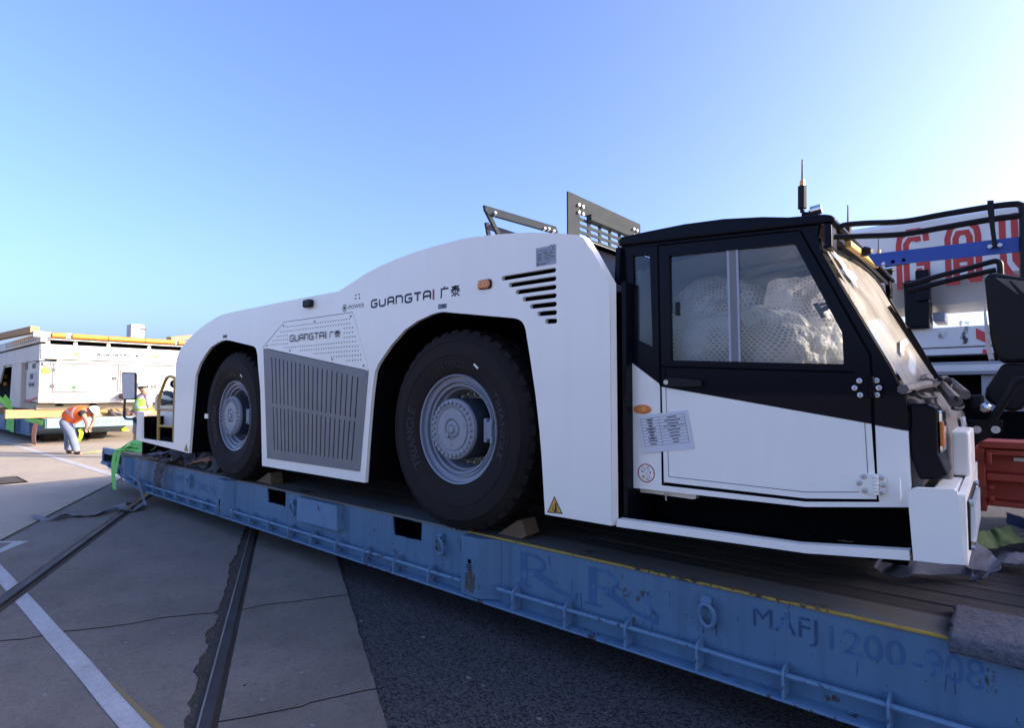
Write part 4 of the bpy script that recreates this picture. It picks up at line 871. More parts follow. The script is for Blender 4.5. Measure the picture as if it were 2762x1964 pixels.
# ------------------------------------------------------------------ cab
YC, YCF = 3.0, 4.92
def cplate(name, px, mt, holes=(), z=ZZ, Y=YC, t=.03, bev=.005, par=tug, rr=0, label=None):
    o = XZ(z, px, Y); o = rounded(o, rr) if rr else o
    return MB().plate(o, [XZ(z, h, Y) for h in holes], facing_y(Y), t).build(name, mt, par, bevel=bev, label=label)
low = [(1682, 962), (1780, 1037), (1786, 1307.5), (2173, 1350.5), (2369, 1352.5), (2354, 1147), (2449, 1163.5), (2457, 1310), (2452, 1369), (2173, 1368), (1712, 1317), (1698, 1315), (1692, 1309)]
cplate('cab_lower_shell', low, M['white'], bev=.008)
dl = cplate('door_lower', [(1785, 1044), (2307, 1136.5), (2350, 1144.5), (2364.5, 1347), (2174, 1345), (1791, 1301)], M['white'], Y=YC - .006, bev=.006)
win = [(1805, 690), (2143, 657), (2271, 897), (2276, 982.6), (1809.5, 972)]
du = cplate('door_upper', [(1777, 664), (2156, 623.5), (2344, 959), (2348, 1016), (2350, 1143.5), (1785, 1043)], M['black'], [win], Y=YC - .006, bev=.006)
qw = [(1707, 690), (1752, 686), (1760.5, 937), (1713, 915)]
cplate('rear_quarter', [(1676, 668), (1773, 663), (1781, 1036), (1682, 961)], M['black'], [qw])
cplate('front_pillar', [(2159, 617), (2205, 640), (2212, 672), (2265.5, 767), (2394, 980), (2441, 1072), (2447, 1105), (2450, 1162), (2355, 1145.5), (2352, 1014), (2349, 956)], M['black'], bev=.012)
MB().plate(XZ(ZZ, [(1676, 664), (1676, 667), (1773, 661.5), (2158, 617), (2203, 638), (2212, 600)], YC), [], facing_y(YC), .03).build('roof_rail', M['black'], tug)
cplate('window_glass', [(1804, 689), (2144, 656), (2273, 897), (2278, 984), (1808, 973)], M['glass'], Y=YC + .008, t=.004, bev=0)
cplate('quarter_glass', [(1705, 688), (1754, 684), (1762, 939), (1711, 917)], M['glass_dark'], Y=YC + .012, t=.004, bev=0)
# inner window rebate, mullion, latch
def rebate(px, w, name):
    m = MB(); m.stroke(XZ(ZZ, px, YC - .007), w, facing_y(YC - .0072), closed=True); return m
m = MB(); a = XZ(ZD, [(1036, 352), (1056, 1214)], YC); b = XZ(ZD, [(1107, 346), (1128, 1215)], YC); m.prism([a[0], b[0], b[1], a[1]], facing_y(YC + .002), .012); md = m.build('window_mullion', M['grille'], tug, bevel=.002)
m = MB(); m.stroke(a, .012, facing_y(YC + .0005)); m.stroke(b, .012, facing_y(YC + .0005)); m.build('mullion_edge', M['label'], md)
m = MB(); p = XZ(ZD, [(628, 755), (661, 753), (662, 860), (629, 860)], YC); m.prism(rounded(p, .008), facing_y(YC + .002), .02); m.build('window_latch', M['plastic'], tug, bevel=.003)
m = MB(); p = XZ(ZD, [(1682, 765), (1718, 755), (1778, 868), (1745, 876)], YC); m.prism(p, facing_y(YC + .02), .02); q = P3(ZD, [(1745, 830), (1815, 790)], YC + .03); m.bar(q[0], q[1], .02, .02); q = P3(ZD, [(1745, 780), (1800, 765)], YC + .03); m.bar(q[0], q[1], .012, .012); m.build('window_stay', M['plastic'], tug)
m = MB(); m.stroke(XZ(ZD, [(530, 1254), (1932, 1296), (2010, 1303)], YC), .010, facing_y(YC - .0072)); m.stroke(XZ(ZD, [(560, 1260), (560, 1390)], YC), .005, facing_y(YC - .0072)); m.build('door_groove', M['dark'], tug)
m = MB(); m.stroke(XZ(ZE, [(530, 120), (552, 768), (1540, 880), (1930, 880)], YC), .0035, facing_y(YC - .0068)); m.stroke(XZ(ZE, [(1970, 375), (2000, 870)], YC), .003, facing_y(YC - .0068)); m.build('door_crease', M['seam'], tug)
m = MB(); dg = XZ(ZE, [(490, 0), (505, 824), (1540, 941), (2060, 942), (2052, 880), (2014, 0)], YC); m.stroke(XZ(ZD, [(500, 322), (518, 1400)], YC) , .013, facing_y(YC - .0005)); m.stroke(dg, .013, facing_y(YC - .0008)); m.stroke(XZ(ZD, [(500, 320), (1592, 208), (2131, 1165), (2141, 1335)], YC), .014, facing_y(YC - .0010)); m.build('door_gap', M['dark'], tug)
cplate('door_handle', [(560, 1342), (640, 1340), (830, 1362), (835, 1405), (640, 1410), (565, 1405)], M['plastic'], z=ZD, Y=YC - .03, t=.024, bev=.006)
(x, z), = XZ(ZD, [(581, 1375)], YC); MB().lathe((x, YC - .03, z), [(.014, .0), (.014, -.006), (.0005, -.006)], 16).build('door_lock', M['chrome'], tug)
def hinge(px, z, kx, mt, bolts, name='door_hinge'):
    p = XZ(z, px, YC - .006); o = MB().prism(rounded(p, .006)[::-1], facing_y(YC - .014), .008).build(name, mt, tug, bevel=.002)
    k = XZ(z, kx, YC - .006); m = MB(); n = 6
    for i in range(n):
        a = Vector(k[0]).lerp(Vector(k[1]), i / n + .01); b = Vector(k[0]).lerp(Vector(k[1]), (i + .88) / n); m.cyl((a.x, YC - .02, a.y), (b.x, YC - .02, b.y), .013, 10)
    m.build('knuckle', mt, o, smooth=True)
    bm = MB()
    for q in bolts: (x, zz), = XZ(z, [q], YC - .006); bm.lathe((x, YC - .014, zz), [(.013, 0), (.012, -.005), (.005, -.006), (.0004, -.003)], 10)
    bm.build('bolts', M['steel'], o)
hinge([(1935, 745), (2040, 748), (2105, 752), (2133, 810), (2115, 890), (2070, 905), (2040, 893), (1950, 885), (1903, 830), (1908, 795)], ZE, [(2048, 752), (2055, 900)], M['white'], [(1962, 765), (1928, 812), (1968, 867), (2085, 774), (2104, 828), (2090, 880)])
hinge([(1915, 58), (2010, 55), (2080, 62), (2105, 120), (2085, 190), (2040, 198), (2010, 195), (1930, 195), (1883, 140), (1888, 100)], ZE, [(2018, 42), (2026, 196)], M['black'], [(1932, 74), (1898, 126), (1938, 177), (2055, 72), (2073, 125), (2060, 177)])
# oval amber lamp, sticker, taped notice
(x0, z0), (x1, z1) = XZ(ZO, [(140, 160), (455, 165)], YC); cx, cz = (x0 + x1) / 2, (z0 + z1) / 2; rx = (x1 - x0) / 2
ov = [(cx + rx * math.cos(t), cz + .026 * math.sin(t)) for t in [2 * math.pi * i / 24 for i in range(24)]]
o = MB().prism(ov, facing_y(YC - .012), .012).build('side_lamp', M['amber'], tug, bevel=.006)
MB().prism(circ(cx + rx * .25, cz + .002, .014, 14), facing_y(YC - .0126), .001).build('lens_pattern', M['amber2'], o)
(x0, z0), (x1, z1) = XZ(ZO, [(200, 1328), (525, 1330)], YC); cx, cz, r = (x0 + x1) / 2, (z0 + z1) / 2, (x1 - x0) / 2 * .97
MB().prism(circ(cx, cz, r, 32), facing_y(YC - .0015), .0012).build('round_sticker', M['white'], tug)
m = MB(); m.stroke(circ(cx, cz, r * .93, 32), r * .12, facing_y(YC - .0022), closed=True); m.build('sticker_ring', M['red_print'], tug)
m = MB(); Mt = facing_y(YC - .0023); m.stroke([(cx - r * .1, cz - r * .2), (cx + r * .4, cz + r * .5)], .002, Mt)
for ox, oz in ((-.30, .38), (.25, -.42)):
    m.stroke([(cx + r * (ox - .18), cz + r * (oz - .05)), (cx + r * (ox - .14), cz + r * (oz + .22)), (cx + r * (ox + .12), cz + r * (oz + .22)), (cx + r * (ox + .14), cz + r * (oz - .02)), (cx + r * (ox + .34), cz + r * (oz + .02)), (cx + r * (ox + .1), cz + r * (oz - .12)), (cx + r * (ox - .18), cz + r * (oz - .05))], .0022, Mt)
    m.stroke([(cx + r * (ox - .3), cz + r * (oz - .22)), (cx + r * (ox - .05), cz + r * (oz - .26)), (cx + r * (ox + .08), cz + r * (oz - .3))], .005, Mt)
m.stroke([(cx + r * .06, cz + r * .62), (cx + r * .14, cz + r * .54), (cx + r * .3, cz + r * .72)], .005, Mt); m.build('pictogram', M['ink_grey'], tug)
m = MB(); m.stroke([(cx + r * .38, cz + r * .2), (cx + r * .56, cz + r * .0)], .004, Mt); m.stroke([(cx + r * .56, cz + r * .2), (cx + r * .38, cz + r * .0)], .004, facing_y(YC - .0026)); m.build('pictogram', M['red_print'], tug)
tri = [(cx - r * .32, cz - r * .18), (cx - r * .56, cz - r * .52), (cx - r * .06, cz - r * .52)]; MB().prism(tri, facing_y(YC - .0024), .0004).build('pictogram', M['warn'], tug)
np_ = [Vector(q) for q in XZ(ZO, [(200, 285), (1112, 178), (1238, 885), (305, 965)], YC - .007)]
MB().sheet([tuple(q) for q in np_][::-1], facing_y(YC - .0095)).build('paper_notice', M['paper'], tug)
tb = [Vector(q) for q in XZ(ZO, [(258, 345), (1052, 243), (1150, 762), (342, 843)], YC - .007)]
def onp(s, t): return tuple(tb[0].lerp(tb[1], s).lerp(tb[3].lerp(tb[2], s), t))
m = MB(); Mt = facing_y(YC - .0100)
for i in range(10): m.stroke([onp(0, i / 9), onp(1, i / 9)], .0018, Mt)
for s in (0, .42, 1): m.stroke([onp(s, 0), onp(s, 1)], .0018, facing_y(YC - .0102))
rnd = random.Random(9)
Mt2 = facing_y(YC - .0101)
for i in range(9):
    a = rnd.uniform(.06, .12); t = (i + .5) / 9; m.stroke([onp(.21 - a, t), onp(.21 + a, t)], .006, Mt2)
    if i < 7: m.stroke([onp(.21 - a * .5, t + .035), onp(.21 + a * .5, t + .035)], .004, facing_y(YC - .0104))
    a = rnd.uniform(.05, .2); m.stroke([onp(.72 - a, t), onp(.72 + a, t)], .006, Mt2)
m.build('notice_print', M['ink_grey'], tug)
MB().text('AIRCRAFT TOWING TRACTOR', lambda x, y, z: (onp(.5 + .46 * x, 3.62 / 9 - .055 * y)[0], YC - .0106, onp(.5 + .46 * x, 3.62 / 9 - .055 * y)[1])).build('notice_print', M['ink'], tug)
# under-cab bracket
cplate('under_cab_bracket', [(300, 847), (420, 860), (740, 892), (745, 930), (720, 932), (560, 910), (420, 890), (320, 880)], M['white'], z=ZE, Y=YC + .08, t=.04, bev=.003)
m = MB(); q = P3(ZE, [(526, 890), (528, 942)], YC + .06); m.cyl(q[0], q[1], .006, 6); m.build('bracket_pin', M['steel'], tug)
# step board
st = cplate('step_board', [(1665, 1400), (2154.5, 1468), (2452, 1485.7), (2455, 1513), (2173, 1493), (1662, 1421)], M['white'], Y=2.872, t=.05, bev=.006)
m = MB(); m.add([(-1.66, 2.92, .91), (-.86, 2.92, .91), (-.34, 2.92, .955), (-.34, 3.7, .955), (-.86, 3.7, .91), (-1.66, 3.7, .91)], [(0, 1, 2, 3, 4, 5)]); m.box(-1.66, -.34, 3.69, 3.70, .90, 1.3); m.build('step_floor', M['black'], tug)
m = MB()
for a, b in (((1810, 1180), (1885, 1172)), ((1775, 1214), (1838, 1209))): q = P3(ZE, [a, b], 3.2); m.bar((q[0].x, 3.2, .935), (q[1].x, 3.2, .94), .02, .004)
m.build('floor_chip', M['timberx'], tug)
MB().box(-1.60, -.36, 3.2, 4.75, .92, 1.13).build('cab_floor', M['dark'], tug)
# ---- roof, far side, rear wall of the cab
rf = XZ(ZZ, [(1667, 664), (1667, 645), (1675, 637.6), (1740, 623.6), (1845, 602.5), (1950, 588.5), (2055, 583), (2125, 584), (2220, 576), (2244, 578), (2252, 588.5), (2253, 600), (2230, 601), (2212, 603)], YC - .02)
MB().prism(rf[::-1], facing_y(YC - .02), YCF - YC + .04).build('cab_roof', M['black'], tug, bevel=.014, seg=3)
xw0, zw0 = XZ(ZZ, [(2214, 668)], YC)[0]; xw1, zw1 = XZ(ZZ, [(2443, 1064)], YC)[0]
m = MB(); hx0, hz0 = XZ(ZD, [(1782, 150)], YC)[0]; hx1, hz1 = XZ(ZD, [(1860, 330)], YC)[0]
m.box(hx0, hx1 - .01, YC - .005, YC + .10, hz1, hz0); m.box(hx0, hx1 - .01, YCF - .10, YCF + .02, hz1, hz0); m.box(hx0 + .01, hx1 - .02, YC + .10, YCF - .1, hz1 + .075, hz0 + .02); m.build('roof_corner', M['black'], tug, bevel=.006)
m = MB(); cz0 = hz1 + .07
m.add([(-1.64, YC + .03, 2.37), (hx0, YC + .03, 2.47), (hx0, YCF - .03, 2.47), (-1.64, YCF - .03, 2.37)], [(0, 1, 2, 3)])
m.build('cab_ceiling', M['cabin'], tug)
m = MB()
for y in (3.5, 3.75, 4.2): m.bar((-1.4, y, 2.37), (hx0 - .05, y + .15, 2.45), .05, .02)
m.box(-1.05, -.8, 3.9, 4.2, 2.36, 2.385); m.build('ceiling_trim', M['grille'], tug)
MB().plate([(3.03, 1.2), (YCF - .03, 1.2), (YCF - .03, 2.38), (3.03, 2.38)], [[(3.3, 1.75), (4.5, 1.75), (4.5, 2.25), (3.3, 2.25)]], facing_x(-1.60), .02).build('cab_rear_wall', M['cabin'], tug)
cplate('far_side_lower', [(q[0], q[1]) for q in [(1682, 962), (1780, 1000), (2346, 1010), (2449, 1110), (2457, 1310), (2452, 1369), (2173, 1368), (1692, 1309)]], M['white'], Y=YC).location += Vector((0, YCF - YC, 0))
o = cplate('far_side_upper', [(1676, 668), (2156, 617), (2212, 668), (2265, 767), (2443, 1072), (2447, 1105), (2346, 1010), (1780, 1000), (1682, 961)], M['black'], [[(1715, 700), (2150, 660), (2300, 930), (2310, 985), (1720, 950)]], Y=YC); o.location += Vector((0, YCF - YC, 0))
MB().box(-1.6, -.36, 3.05, 4.88, 1.13, 1.16).build('cab_floor', M['dark'], tug)
m = MB(); e = XZ(ZZ, [(2205, 640), (2212, 672), (2265.5, 767), (2394, 980), (2443, 1076), (2449, 1110)], YC); aa = [Vector((x - .004, YC + .002, z)) for x, z in e]; bb_ = [Vector((x + .004, YC + .045, z + .002)) for x, z in e]; n = len(aa)
m.add(aa + bb_, [(i, i + 1, i + 1 + n, i + n) for i in range(n - 1)]); m.build('pillar_return', M['black'], tug, smooth=True)
# windscreen
d = Vector((xw1 - xw0, 0, zw1 - zw0)); off = Vector((.012, 0, .006))
m = MB(); a = Vector((xw0, YC + .012, zw0)) + off; b = Vector((xw1, YC + .012, zw1)) + off; dy = Vector((0, YCF - YC - .07, 0))
def sag(k): return Vector((.035, 0, .02)) * math.sin(math.pi * k)
N_ = 8; vv = [a + dy * (k / N_) + sag(k / N_) for k in range(N_ + 1)] + [b + dy * (k / N_) + sag(k / N_) for k in range(N_ + 1)]
m.add(vv, [(i, i + N_ + 1, i + N_ + 2, i + 1) for i in range(N_)]); m.build('windscreen', M['windscreen'], tug, smooth=True)
m = MB(); pth = [a + dy * (k / N_) + sag(k / N_) + Vector((.004, 0, .0)) for k in range(N_ + 1)]; m.tube(pth, .010, 6); pth = [b + dy * (k / N_) + sag(k / N_) for k in range(N_ + 1)]; m.tube(pth, .010, 6)
m.bar(Vector((xw0, YCF - .03, zw0)) + off * 1.5, Vector((xw1, YCF - .03, zw1)) + off * 1.5, .05, .015, up=(1, 0, .6)); m.build('windscreen_seal', M['plastic'], tug)
wt = lambda s, t: a + dy * s + (b - a) * t + sag(s) + Vector((.012, 0, .007))
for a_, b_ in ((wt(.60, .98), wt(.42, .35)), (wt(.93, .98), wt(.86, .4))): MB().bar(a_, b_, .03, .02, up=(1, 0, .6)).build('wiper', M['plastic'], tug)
m = MB(); tp = [wt(.03, .03), wt(.05, .04), wt(.09, .12), wt(.07, .15), wt(.15, .19), wt(.09, .24), wt(.07, .30), wt(.03, .22)]; m.add(tp, [tuple(range(8))]); m.build('torn_film', M['film'], tug)
MB().add([wt(.13, .74), wt(.22, .66), wt(.36, .62), wt(.36, .655), wt(.23, .70), wt(.15, .77)], [tuple(range(6))]).build('torn_film', M['film'], tug)
# hood below the windscreen
hp_ = [(xw1 - .06, 1.70), (xw1 + .05, 1.655), (xw1 + .075, 1.60), (xw1 + .12, 1.53), (xw1 + .135, 1.45), (xw1 + .13, 1.22), (xw1 - .06, 1.15)]
MB().prism(hp_[::-1], facing_y(3.30), 1.5).build('hood', M['dusty'], tug, bevel=.02, seg=3)
MB().prism([(xw1 - .06, 1.655), (xw1 + .035, 1.63), (xw1 + .05, 1.60), (xw1 + .05, 1.25), (xw1 - .06, 1.2)][::-1], facing_y(3.04), .27).build('hood', M['dusty'], tug, bevel=.012)
pod = XZ(ZH, [(282, 418), (480, 422), (500, 440), (568, 466), (580, 930), (690, 1165), (600, 1215), (390, 1215), (310, 1010), (285, 930)], 3.02)
pd = MB().prism(pod[::-1], facing_y(3.02), .26).build('headlight_pod', M['black'], tug, bevel=.012, seg=3)
fx = max(p[0] for p in pod[:4]) + .004
m = MB(); m.box(fx - .01, fx + .012, 3.06, 3.25, 1.40, 1.58); m.build('headlight', M['chrome'], pd, bevel=.01)
MB().box(fx, fx + .016, 3.045, 3.085, 1.43, 1.535).build('indicator_lens', M['amber'], pd, bevel=.004)
MB().box(fx, fx + .014, 3.10, 3.125, 1.45, 1.52).build('indicator_lens', M['amber2'], pd, bevel=.004)
for y in (4.5,): copy_part(pd, tug, (0, 1.62, 0))
lp = MB(); lp.prism(rounded([(3.98, 1.43), (4.22, 1.43), (4.22, 1.52), (3.98, 1.52)], .01), facing_x(xw1 + .150), .01); o = lp.build('number_plate', M['paper'], tug)
m = MB(); rnd = random.Random(2)
for k in range(5): m.stroke([(4.02 + k * .035, 1.45), (4.02 + k * .035 + .012, 1.50)], .008, facing_x(xw1 + .1512))
m.build('plate_print', M['ink_grey'], o)
m = MB(); hp2 = [PX(*ZH(*q), xw1 + .06) for q in [(215, 272), (300, 255), (380, 235), (450, 222), (540, 210), (600, 190)]]
m.tube(smooth_path(hp2, 3), .018, 7); m.tube([PX(*ZH(465, 215), xw1 + .05), PX(*ZH(470, 165), xw1 + .03)], .03, 8); m.tube([PX(*ZH(590, 195), xw1 + .06), PX(*ZH(760, 400), xw1 + .15)], [.022, .03], 8); m.tube([PX(*ZH(715, 180), xw1 + .06), PX(*ZH(865, 330), xw1 + .15)], [.02, .028], 8)
m.build('wiper_linkage', M['dusty'], tug, smooth=True)
m = MB(); m.tube(smooth_path([PX(*ZH(*q), xw1 + .16) for q in [(735, 470), (800, 478), (840, 450), (820, 400), (770, 365)]], 4), .008, 6); m.tube(smooth_path([PX(*ZH(*q), xw1 + .10) for q in [(600, 165), (660, 150), (700, 200), (700, 260)]], 4), .012, 6); m.tube(smooth_path([PX(*ZH(*q), xw1 + .08) for q in [(330, 300), (380, 345), (440, 360), (560, 355)]], 4), .008, 6); m.build('cable', M['plastic'], tug, smooth=True)
# ---- bumper
bs = XZ(ZG, [(345, 1012), (352, 990), (370, 973), (400, 965), (630, 975), (655, 988), (705, 1448), (560, 1440), (380, 1420)], YP - .0)
bs = rounded(bs[:4], .001, 1) + bs[4:] if False else bs
bmp = MB().plate(bs, [], facing_y(YP - .004), .03).build('bumper_side', M['white'], tug, bevel=.008, seg=3)
m = MB(); m.box(-.24, -.155, YP + .027, 3.55, 1.235, 1.262); m.build('bumper_top', M['white'], tug, bevel=.01)
bf = MB().plate([(YP + .004, .985), (4.16, .97), (4.16, 1.27), (3.6, 1.27), (YP + .004, 1.262)], [], facing_x(-.128), .022).build('bumper_front', M['white'], tug, bevel=.008)
m = MB(); m.box(-.225, -.128, 3.42, 3.90, 1.268, 1.475); m.build('bumper_block', M['white'], tug, bevel=.014, seg=3)
m = MB(); m.box(-.36, -.335, 3.3, 3.33, 1.12, 1.30); m.build('bumper_bracket', M['white'], tug)
m = MB(); m.add([(-.345, YP + .03, 1.20), (-.345, YP + .10, 1.20), (-.345, YP + .06, 1.31)], [(0, 1, 2)]); m.build('bumper_bracket', M['white'], tug)
gq = [(2.95, 1.22), (3.62, 1.225), (3.62, 1.035), (2.95, 1.03)]
og = MB().prism(gq[::-1], facing_x(-.120), .008).build('bumper_grille', M['plastic'], tug)
for i in range(11):
    y = 2.99 + i * .056; MB().bar((-.115, y - .02, 1.06), (-.115, y + .065, 1.195), .012, .022, up=(1, 0, 0)).build('grille_bar', M['white'], og)
m = MB()
for q in ((2.97, 1.215), (3.60, 1.22), (2.97, 1.04), (3.6, 1.045)): m.tube([(-.122, *q), (-.108, *q)], .014, 8)
m.build('bolts', M['steel'], og)
# ---- mirror arms at the cab front corners
am = MB(); Ya = 2.95
hz_ = P3(ZF, [(330, 660), (370, 688), (420, 670), (600, 655), (930, 640), (1300, 575), (1700, 510), (1900, 488), (1950, 495), (1975, 530), (1982, 800), (1986, 1130)], Ya)
am.tube(smooth_path(hz_, 4), [.006, .006, .006, .006] + [.013] * 100 if False else .0125, 8)
am.tube(smooth_path(P3(ZF, [(325, 775), (390, 776), (600, 768), (930, 752), (1300, 690), (1700, 622), (1975, 588)], Ya), 4), .0125, 8)
arm = am.build('mirror_arm', M['plastic'], tug, smooth=True)
m = MB(); q = P3(ZF, [(1665, 455), (1722, 452), (1726, 500), (1735, 700), (1752, 830), (1790, 842), (1790, 865), (1680, 880), (1678, 852), (1710, 838), (1690, 700), (1665, 520)], Ya - .02)
m.plate([(p.x, p.z) for p in q], [], facing_y(Ya - .018), .006); tb_ = m.build('arm_bracket', M['plastic'], arm)
m = MB()
for q in ((1688, 860), (1776, 848)): p = PY(*ZF(*q), Ya - .018); m.lathe((p.x, Ya - .018, p.z), [(.009, 0), (.008, -.006), (.0004, -.006)], 8)
m.build('bolts', M['steel'], arm)
bb = XZ(ZF, [(622, 938), (1965, 780), (1968, 912), (700, 1042)], Ya + .03)
MB().plate(bb, [circ(*XZ(ZF, [q], Ya + .03)[0], .008, 12) for q in ((845, 1000), (938, 985), (760, 1015))], facing_y(Ya + .01), .008).build('blue_bar', M['bluebar'], tug, bevel=.001, seg=1)
m = MB(); q = XZ(ZF, [(770, 975), (985, 945), (985, 1010), (770, 1040)], Ya + .03); m.prism(q[::-1], facing_y(Ya + .032), .006); m.build('bar_backing', M['dark'], tug)
# far arm with the big mirrors
Yb = 4.95; am = MB(); am.tube(smooth_path(P3(ZF, [(940, 1195), (1000, 1190), (1200, 1130), (1500, 1050), (1700, 995), (1750, 990), (1778, 1015), (1783, 1120)], Yb), 4), .018, 8)
am.tube(smooth_path(P3(ZF, [(975, 1250), (1020, 1240), (1300, 1165), (1600, 1095), (1745, 1065)], Yb), 4), .018, 8); far = am.build('mirror_arm', M['plastic'], tug, smooth=True)
mh = XZ(ZW, [(508, 200), (520, 165), (560, 145), (620, 142), (900, 185), (930, 250), (930, 850), (900, 905), (680, 905), (640, 895), (590, 830), (560, 700)], Yb)
hs_ = MB().prism(mh[::-1], facing_y(Yb - .13), .26).build('mirror_head', M['plastic'], tug, bevel=.03, seg=3)
mg = XZ(ZW, [(498, 430), (512, 425), (560, 760), (595, 880), (545, 885), (520, 780)], Yb); MB().prism(mg[::-1], facing_y(Yb - .11), .2).build('mirror_glass', mir_m, hs_)
m = MB(); sc = XZ(ZW, [(600, 185), (850, 215), (850, 300), (825, 350)], Yb); m.sheet(sc[::-1], facing_y(Yb - .1335)); m.build('mirror_sheen', M['dusty'], hs_)
m = MB(); sc = XZ(ZW, [(715, 215), (735, 212), (850, 330), (850, 400), (820, 350)], Yb); m.prism(sc[::-1], facing_y(Yb - .138), .004); m.build('mirror_logo', M['plastic'], hs_)
lo_ = XZ(ZW, [(665, 915), (940, 915), (940, 1200), (830, 1310), (760, 1330), (690, 1320), (560, 1260), (505, 1210), (520, 1130)], Yb)
MB().prism(lo_[::-1], facing_y(Yb - .10), .2).build('mirror_head', M['plastic'], tug, bevel=.025, seg=3)
Yd = 4.6; m = MB(); q = P3(ZW, [(520, 1490), (800, 1050)], Yd); m.tube([q[0], q[1], q[1] + Vector((.03, 0, .0))], .024, 10); m.build('mirror_stay', M['plastic'], tug, smooth=True)
bp = XZ(ZW, [(357, 1420), (365, 1408), (655, 1408), (668, 1420), (668, 1505), (520, 1575), (410, 1620), (370, 1640)], Yd)
MB().prism(bp[::-1], facing_y(Yd - .02), .02).build('stay_bracket', M['black'], tug, bevel=.003)
m = MB()
for q in ((440, 1490), (603, 1490)): p = PY(*ZW(*q), Yd); m.lathe((p.x, Yd - .02, p.z), [(.024, 0), (.022, -.012), (.010, -.012), (.008, -.004), (.0004, -.004)], 12)
m.build('bolts', M['steel'], tug)
m = MB(); q = P3(ZW, [(370, 1190), (500, 1180), (500, 1330), (380, 1320)], 4.7); m.prism([(p.x, p.z) for p in q][::-1], facing_y(4.7), .15); m.build('work_lamp', M['plastic'], tug, bevel=.02)
p = PY(*ZW(515, 1300), 4.65); m = MB(); m.lathe((p.x, 4.6, p.z), [(.0005, -.006), (.024, 0), (.03, .012), (.025, .03)], 16); m.build('lamp_glass', M['chrome'], tug, smooth=True)
# ---- roof fittings: three aerials, two beacons, amber bar
def aerial(u, v_top, v_rod, v_or, v_base, Y):
    p = lambda v: PY(u, v, Y); o = MB(); o.tube([p(v_base), p(v_or + (v_base - v_or) * .25)], .011, 8); o.tube([p(v_base - (v_base - v_or) * .15), p(v_or)], .021, 10); a_ = o.build('aerial', M['plastic'], tug, smooth=True)
    MB().tube([p(v_or), p(v_rod)], .013, 8).build('collar', M['amber2'], a_); MB().tube([p(v_rod), p(v_top)], [.006, .004], 6).build('rod', M['grille'], a_)
aerial(2164, 430, 487, 502, 573, 3.2); aerial(2287, 553, 602, 606, 662, 4.0); aerial(2370, 643, 674, 686, 725, 4.8)
for u, v, Y in ((2205, 567, 3.25), (2403, 725, 4.8)):
    p = PY(u, v, Y); m = MB(); m.tube([p + Vector((-.03, 0, 0)), p + Vector((.02, 0, .005))], .026, 12); o = m.build('beacon', M['chrome'], tug, smooth=True); m = MB(); q = PY(u - 22, v + 6, Y); m.tube([q, p], .012, 8); q2 = PY(u - 40, v + 12, Y); m.bar(q2, PY(u + 5, v + 12, Y), .04, .02); m.build('beacon_arm', M['plastic'], o)
pa = PX(2288, 658, hx1 + .02); pb = PX(2362, 716, hx1 + .02); m = MB(); m.bar(pa, pb, .03, .035); m.build('roof_light_bar', M['yellow'], tug, bevel=.008)
p = PX(2335, 678, hx1 + .05); m = MB(); m.tube([p + Vector((-.03, .03, 0)), p + Vector((.0, 0, 0)), p + Vector((.03, -.012, -.003))], [.018, .028, .012], 10); m.build('work_lamp', M['plastic'], tug, smooth=True)
# ---- bubble-wrapped bundles in the cab
from mathutils import kdtree
def bundle(c, r, seed, label):
    bc = bmesh.new(); bmesh.ops.create_icosphere(bc, subdivisions=5, radius=1.0); kd = kdtree.KDTree(len(bc.verts))
    for i, v in enumerate(bc.verts): kd.insert(v.co, i)
    kd.balance(); bc.free()
    bm = bmesh.new(); bmesh.ops.create_icosphere(bm, subdivisions=7, radius=1.0); vals = []
    for v in bm.verts:
        n = v.co.normalized(); e = 2.7; d = kd.find(n)[2] / 0.034; bub = max(0.0, 1 - d * d); vals.append(min(1.0, bub * 1.6))
        L = (abs(n.x) ** e + abs(n.y) ** e + abs(n.z) ** e) ** (-1 / e)
        fold = abs(noise.noise(n * 2.3 + Vector((0, seed, 2)))) ** .7
        k = L * (1 + .14 * noise.noise(n * 1.5 + Vector((seed, 0, 0))) + .10 * fold + .025 * noise.noise(n * 8 + Vector((0, 0, seed)))) + .006 * bub
        v.co = Vector((n.x * k * r[0], n.y * k * r[1], n.z * k * r[2]))
    me = bpy.data.meshes.new('bubble_wrap_bundle'); bm.to_mesh(me); bm.free(); o = bpy.data.objects.new('bubble_wrap_bundle', me); COL.objects.link(o); o.location = c; me.materials.append(M['wrap']); me.shade_smooth(); ORG[o.name] = Vector(c)
    at = me.attributes.new('bubble', 'FLOAT', 'POINT'); at.data.foreach_set('value', vals)
    return tag(o, label, 'wrapped seat', 'bubble wrapped bundles in the cab')
def pxb(x0, x1, y0, y1, Y, ry, seed, label):
    a, b = PY(x0, y0, Y), PY(x1, y1, Y); bundle(((a.x + b.x) / 2, Y + ry * .3, (a.z + b.z) / 2), (abs(b.x - a.x) / 2, ry, abs(a.z - b.z) / 2), seed, label)
pxb(1812, 2085, 768, 1040, 3.50, .36, 1.3, 'rear bubble wrapped bundle behind the sliding side window')
pxb(2060, 2310, 762, 1040, 3.60, .46, 5.1, 'front bubble wrapped bundle behind the windscreen')
pxb(1830, 2200, 850, 1050, 3.20, .14, 9.7, 'low bubble wrapped bundle pressed against the door window')
